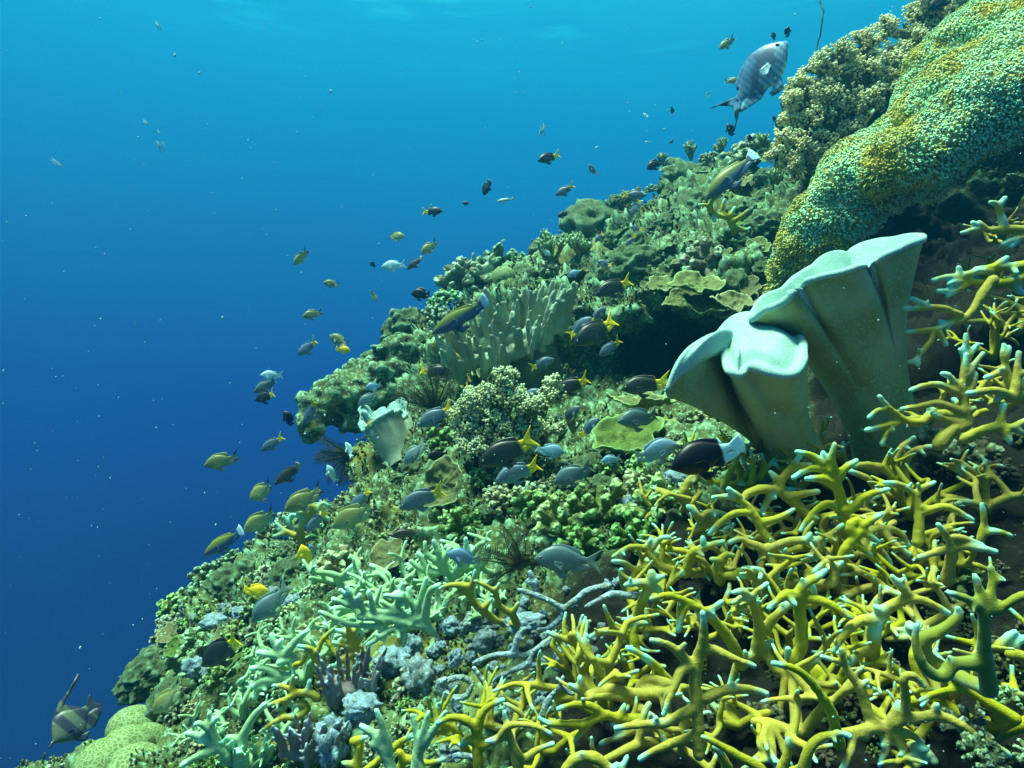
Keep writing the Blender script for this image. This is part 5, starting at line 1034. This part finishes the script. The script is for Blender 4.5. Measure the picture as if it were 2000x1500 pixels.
TBL = """
chromis|1405|96|1432|75|2.6|tiny olive fish above and left of the striped bream
ydark|1050|317|1093|298|2.4|dark yellow tailed fish alone in the blue above the crest
yblue|1085|381|1121|363|2.5|grey fish with a small yellow tail below the lone dark one over the crest
grey|1149|322|1166|343|2.6|roundish grey fish facing away over the crest
black|1264|331|1292|311|2.7|small dark fish on the crest at the tiny branching coral
black|1421|241|1433|266|2.5|dark oval fish right under the bream's tail
black|1463|262|1465|281|2.5|dark oval fish just above the highest crest
pale|1256|221|1266|229|3.0|pale speck of a fish left of the two over the crest
black|1313|222|1314|208|3.0|tiny dark speck of a fish high over the crest
pale|1259|279|1267|275|3.0|pale speck of a fish under the other pale one
pale|1162|290|1169|285|3.0|pale speck of a fish above the roundish grey one
black|1308|280|1315|273|3.0|tiny dark speck of a fish just over the crest
chromis|1442|157|1417|157|2.7|small olive fish half hidden behind the bream's tail
black|1732|52|1743|28|2.5|dark slim fish between the two bushy soft corals
black|1508|62|1514|78|2.6|tiny grey fish over the bream's head on its left
black|1539|52|1537|72|2.6|tiny grey fish over the bream's head on its right
black|1510|226|1514|238|2.5|tiny dark fish at the bushy soft coral's left edge
black|1815|15|1856|-4|2.3|dark fish cut by the top edge at the smaller bushy coral
ydark|865|413|825|412|2.4|dark yellow tailed fish facing right, alone high in the blue
chromis|792|463|758|459|2.3|olive chromis facing right highest in the blue
chromis|823|497|852|470|2.3|olive chromis nose down above the plain dark fish
brown|794|526|827|501|2.3|plain dark slim fish right of the pale blue one
pale|745|521|792|515|2.1|pale blue fish facing left in the open blue
black|722|512|734|520|2.6|tiny faint fish left of the pale blue one
chromis|577|518|597|487|2.4|olive chromis farthest left of those high in the blue
chromis|632|552|662|556|2.4|pale rounded chromis in the middle of the blue
lime|737|590|725|567|2.4|slim fish turning with a pale belly in the middle of the blue
black|802|573|842|574|2.2|black fish with ragged fins off the reef's upper left edge
chromis|591|620|627|607|2.3|olive chromis in the blue above the yellow tailed grey pair
yblue|580|693|623|664|2.2|grey fish nose down with a bright yellow tail in the blue by the yellow one
chromis|642|655|682|673|2.2|grey olive fish touching the yellow fish in the blue
yellow|684|685|656|680|2.1|bright yellow fish in the open blue
pale|508|733|550|732|2.3|pale blue fish left above the dark pair
grey|497|766|540|741|2.2|dark grey fish nose down over the dark yellow tailed one at left
wrasse|842|652|960|586|1.95|long green wrasse with a white tail along the finger leather coral
lime|903|701|861|688|2.0|small lime fish under the long green wrasse
ydark|884|729|817|722|1.95|slate fish with a yellow tail facing right under the finger leather coral
black|903|397|917|397|2.6|round dull fish left of the striped cleaner
black|945|381|956|350|2.5|slim dark fish hanging upright above the crest
cleaner|969|393|1004|388|2.3|tiny pale fish with one dark stripe above the crest
pale|979|474|986|466|2.6|tiny pale fish close over the left crest
black|1089|424|1108|415|2.7|small black fish over the two bushy branching corals
yblue|1260|382|1216|379|2.5|grey yellow tailed fish facing right on the crest
yblue|1233|421|1250|390|2.5|pale fish head down with yellow tail at the crest
yblue|1162|473|1180|453|2.5|tiny grey yellow tailed fish right of the bushy branching corals
yblue|1223|480|1240|460|2.4|tiny grey fish with a yellow tail on the upper slope
yblue|1230|443|1254|450|2.5|faint grey fish with a pale yellow tail under the crest
pale|1076|499|1058|486|2.6|tiny pale fish inside the bushy branching coral
yblue|1166|510|1196|519|2.4|small grey fish with a square yellow tail on the upper slope
blue|1132|530|1106|539|2.3|blue grey fish above the finger leather coral's right end
black|1044|528|1052|546|2.4|tiny dark blue fish above the finger leather coral
ydark|1163|576|1233|545|1.9|black yellow tailed fish swimming above the cave
yblue|1184|600|1150|630|2.0|grey fish with a yellow tail tip over the cave's left end
yblue|1155|620|1111|656|1.85|blue grey yellow tailed fish facing up right by the big dark one
ydark|1120|674|1208|618|1.65|big dark yellow tailed fish left of the cave mouth
yblue|1171|695|1211|663|1.8|olive grey fish with a curved yellow tail in the cave mouth
yblue|1083|701|1036|718|1.85|grey yellow tailed fish facing right in front of the finger leather coral's base
ydark|1083|768|1150|737|1.75|dark yellow tailed fish over the broccoli soft coral's right end
ydark|1213|761|1304|741|1.6|dark yellow tailed fish at the short leather coral's left rim
ydark|495|782|544|766|2.1|dark yellow tailed fish in the blue left of the ledge
black|554|803|573|831|2.1|small dark blue fish nose up left of the ledge
yblue|511|881|552|851|2.1|grey yellow tailed fish in the blue below the ledge
chromis|400|910|463|890|1.9|olive chromis farthest left over the drop
brown|535|947|594|902|1.9|dark fish with a pale round tail over the drop
chromis|484|977|540|941|1.8|olive chromis just under the round tailed fish
chromis|558|997|625|955|1.75|olive chromis touching the antler coral on the crest
chromis|478|1037|536|996|1.75|olive chromis right of the lowest wrasse
wrasse|393|1088|480|1030|1.75|green wrasse slanting down over the drop at left
yblue|593|830|621|781|2.0|grey fish head down with a yellow tail against the ledge
yblue|601|1040|634|996|1.6|blue grey fish head down beside the antler coral
chromis|648|1032|730|984|1.5|large olive chromis on the reef right of the antler coral
yblue|685|995|722|955|1.6|grey fish with a yellow tail behind the large olive chromis
yblue|781|992|864|953|1.45|slate yellow tailed fish left of the round plate coral
yellow|590|1063|601|1112|1.55|yellow fish diving head up on the left slope
blue|606|1062|612|1090|1.65|blue grey fish behind the diving yellow one
brown|762|1046|824|1038|1.4|dark brown fish on the reef left of the pale finger coral
grey|700|792|737|764|2.0|dull grey fish on top of the ledge
blue|713|758|744|750|2.05|pale blue grey fish above the dull one on the ledge
grey|790|907|827|862|1.7|grey brown fish at the small cup coral's foot
lime|716|838|728|815|1.85|small yellow brown fish in the small cup coral's notch
yblue|816|833|884|792|1.65|dark slate fish with a yellow tail by the grey green feather star
pale|674|864|692|893|1.9|slim pale fish under the ledge
pale|639|908|656|942|1.95|pale fish below the hanging dark feather star
yblue|1011|757|992|790|1.7|blue fish facing up with a yellow tail on the broccoli soft coral
yblue|1058|761|1008|788|1.75|grey fish with a yellow tail behind the blue one on the broccoli coral
yblue|1133|793|1096|824|1.65|blue yellow tailed fish by the yellow green feathery tuft
yblue|1170|816|1133|852|1.6|lower blue yellow tailed fish by the yellow green feathery tuft
ydark|1091|862|1105|838|1.65|tiny dark yellow tailed fish at the feathery tuft's foot
ydark|936|908|1044|852|1.35|biggest dark yellow tailed fish below the broccoli soft coral
yblue|967|940|1050|903|1.38|grey green yellow tailed fish right under the biggest dark one
blue|1104|886|1047|874|1.5|pale blue fish facing right below the broccoli soft coral
grey|1081|945|1156|906|1.25|olive grey fish with a big eye in the reef's middle
grey|1205|824|1293|808|1.35|olive fish with dark tail rays before the dark table coral
blue|1324|868|1236|892|1.25|large pale blue fish facing right before the black one
blue|1174|902|1212|892|1.35|small blue grey fish on the wide plate coral
bwhite|1308|914|1446|862|.92|large jet black fish with a bright white tail
black|1370|800|1446|794|1.15|dark fish in the shade above the white tailed one
grey|1043|1090|1168|1092|.95|big plain grey fish in the centre foreground
blue|873|1080|938|1094|1.1|dark blue grey fish before the pale green finger coral
black|835|893|876|885|1.6|small dark fish left of the biggest yellow tailed one
yellow|523|1157|476|1150|1.4|orange yellow fish half behind the olive one on the left slope
grey|495|1212|560|1146|1.25|olive grey fish nose down on the left slope
ydark|390|1305|480|1232|1.3|dark blurred yellow tailed fish at the lower left slope
chromis|298|1395|348|1340|1.35|blurred lime fish in front of the brain coral
wrasse|1381|388|1474|293|2.2|long green wrasse with a pale tail rising on the highest crest
idol|118|1442|168|1380|1.25|dark banded fish with a trailing top fin diving in the blue at lower left
bream|1522|100|1434|204|1.75|big silver striped bream nosing up before the bushy soft coral
"""
for ln in TBL.strip().splitlines():
    ty, hx, hy, tx, ty_, d, lab = ln.split('|')
    o = fish(ty, float(hx), float(hy), float(tx), float(ty_), float(d), lab, {'bream': -.55, 'idol': -.9}.get(ty), {'idol': -.5}.get(ty, 0.))
# the cleaner's dark stripe and the drifting specks
m_snow = coral_mat('marine_snow', (.25, .52, .56), (.35, .62, .62), scale=3)
def snow():
    r = np.random.default_rng(5); mb = MB(); iv, if_ = ico(1)
    for i in range(650):
        d = r.uniform(.35, 3.2); x, y = r.uniform(-20, 2020), r.uniform(-20, 1520)
        if in_poly(np.array([x]), np.array([y]), POLY)[0] and d > D(x, y)-.1: d = max(.3, D(x, y)*r.uniform(.35, .85))
        s = r.uniform(.4, 1.4)**1.5*.85*d/FPX*(1.0 if r.random() < .93 else 1.8)
        mb.add(iv*s*np.array([1, 1, r.uniform(.8, 2.2)])*r.uniform(.8, 1.2)@np.array(Quaternion(r.normal(size=3), r.uniform(0, 1)).to_matrix())+P(x, y, d), if_)
    for (x, y, n, a, ln) in ((1058, 256, 9, 75, 26), (309, 50, 6, -55, 22), (112, 320, 5, -35, 26), (283, 240, 3, -28, 22), (316, 285, 5, -60, 26), (307, 260, 3, -60, 10), (1380, 183, 4, 40, 16)):
        for k in range(n):
            q = r.normal(size=2)*3; a_ = math.radians(a+r.uniform(-25, 25)); l_ = ln*r.uniform(.25, .5); d = 1.9
            p0 = P(x+q[0]-math.cos(a_)*l_, y+q[1]+math.sin(a_)*l_, d); p1 = P(x+q[0]+math.cos(a_)*l_, y+q[1]-math.sin(a_)*l_, d)
            V, F = tube(np.array([p0, (p0+p1)/2+r.normal(size=3)*.002, p1]), np.array([.3, .8, .4])*d/FPX, 5); mb.add(V, F)
    obj('drifting_specks', mesh_from('drifting_specks', mb.verts(), mb.F, m_snow), kind='stuff')
snow()

# ------------------------------------------------------------------ the water's haze
hz, t, b = material('water_haze')
t.nodes.remove(b); pv = nd(t, 'ShaderNodeVolumePrincipled')
pv.inputs['Density'].default_value = .054; pv.inputs['Color'].default_value = (.02, .33, .60, 1)
pv.inputs['Anisotropy'].default_value = .6
t.links.new(pv.outputs[0], t.nodes['Material Output'].inputs['Volume'])
bm = bmesh.new(); bmesh.ops.create_cube(bm, size=1)
lo, hi = np.array([-6, -1.2, -6.2]), np.array([6, 9, 4.0])
for v in bm.verts: v.co = Vector(lo+(np.array(v.co)+.5)*(hi-lo))
me = bpy.data.meshes.new('haze'); bm.to_mesh(me); bm.free(); me.materials.append(hz)
obj('haze', me, kind='stuff')
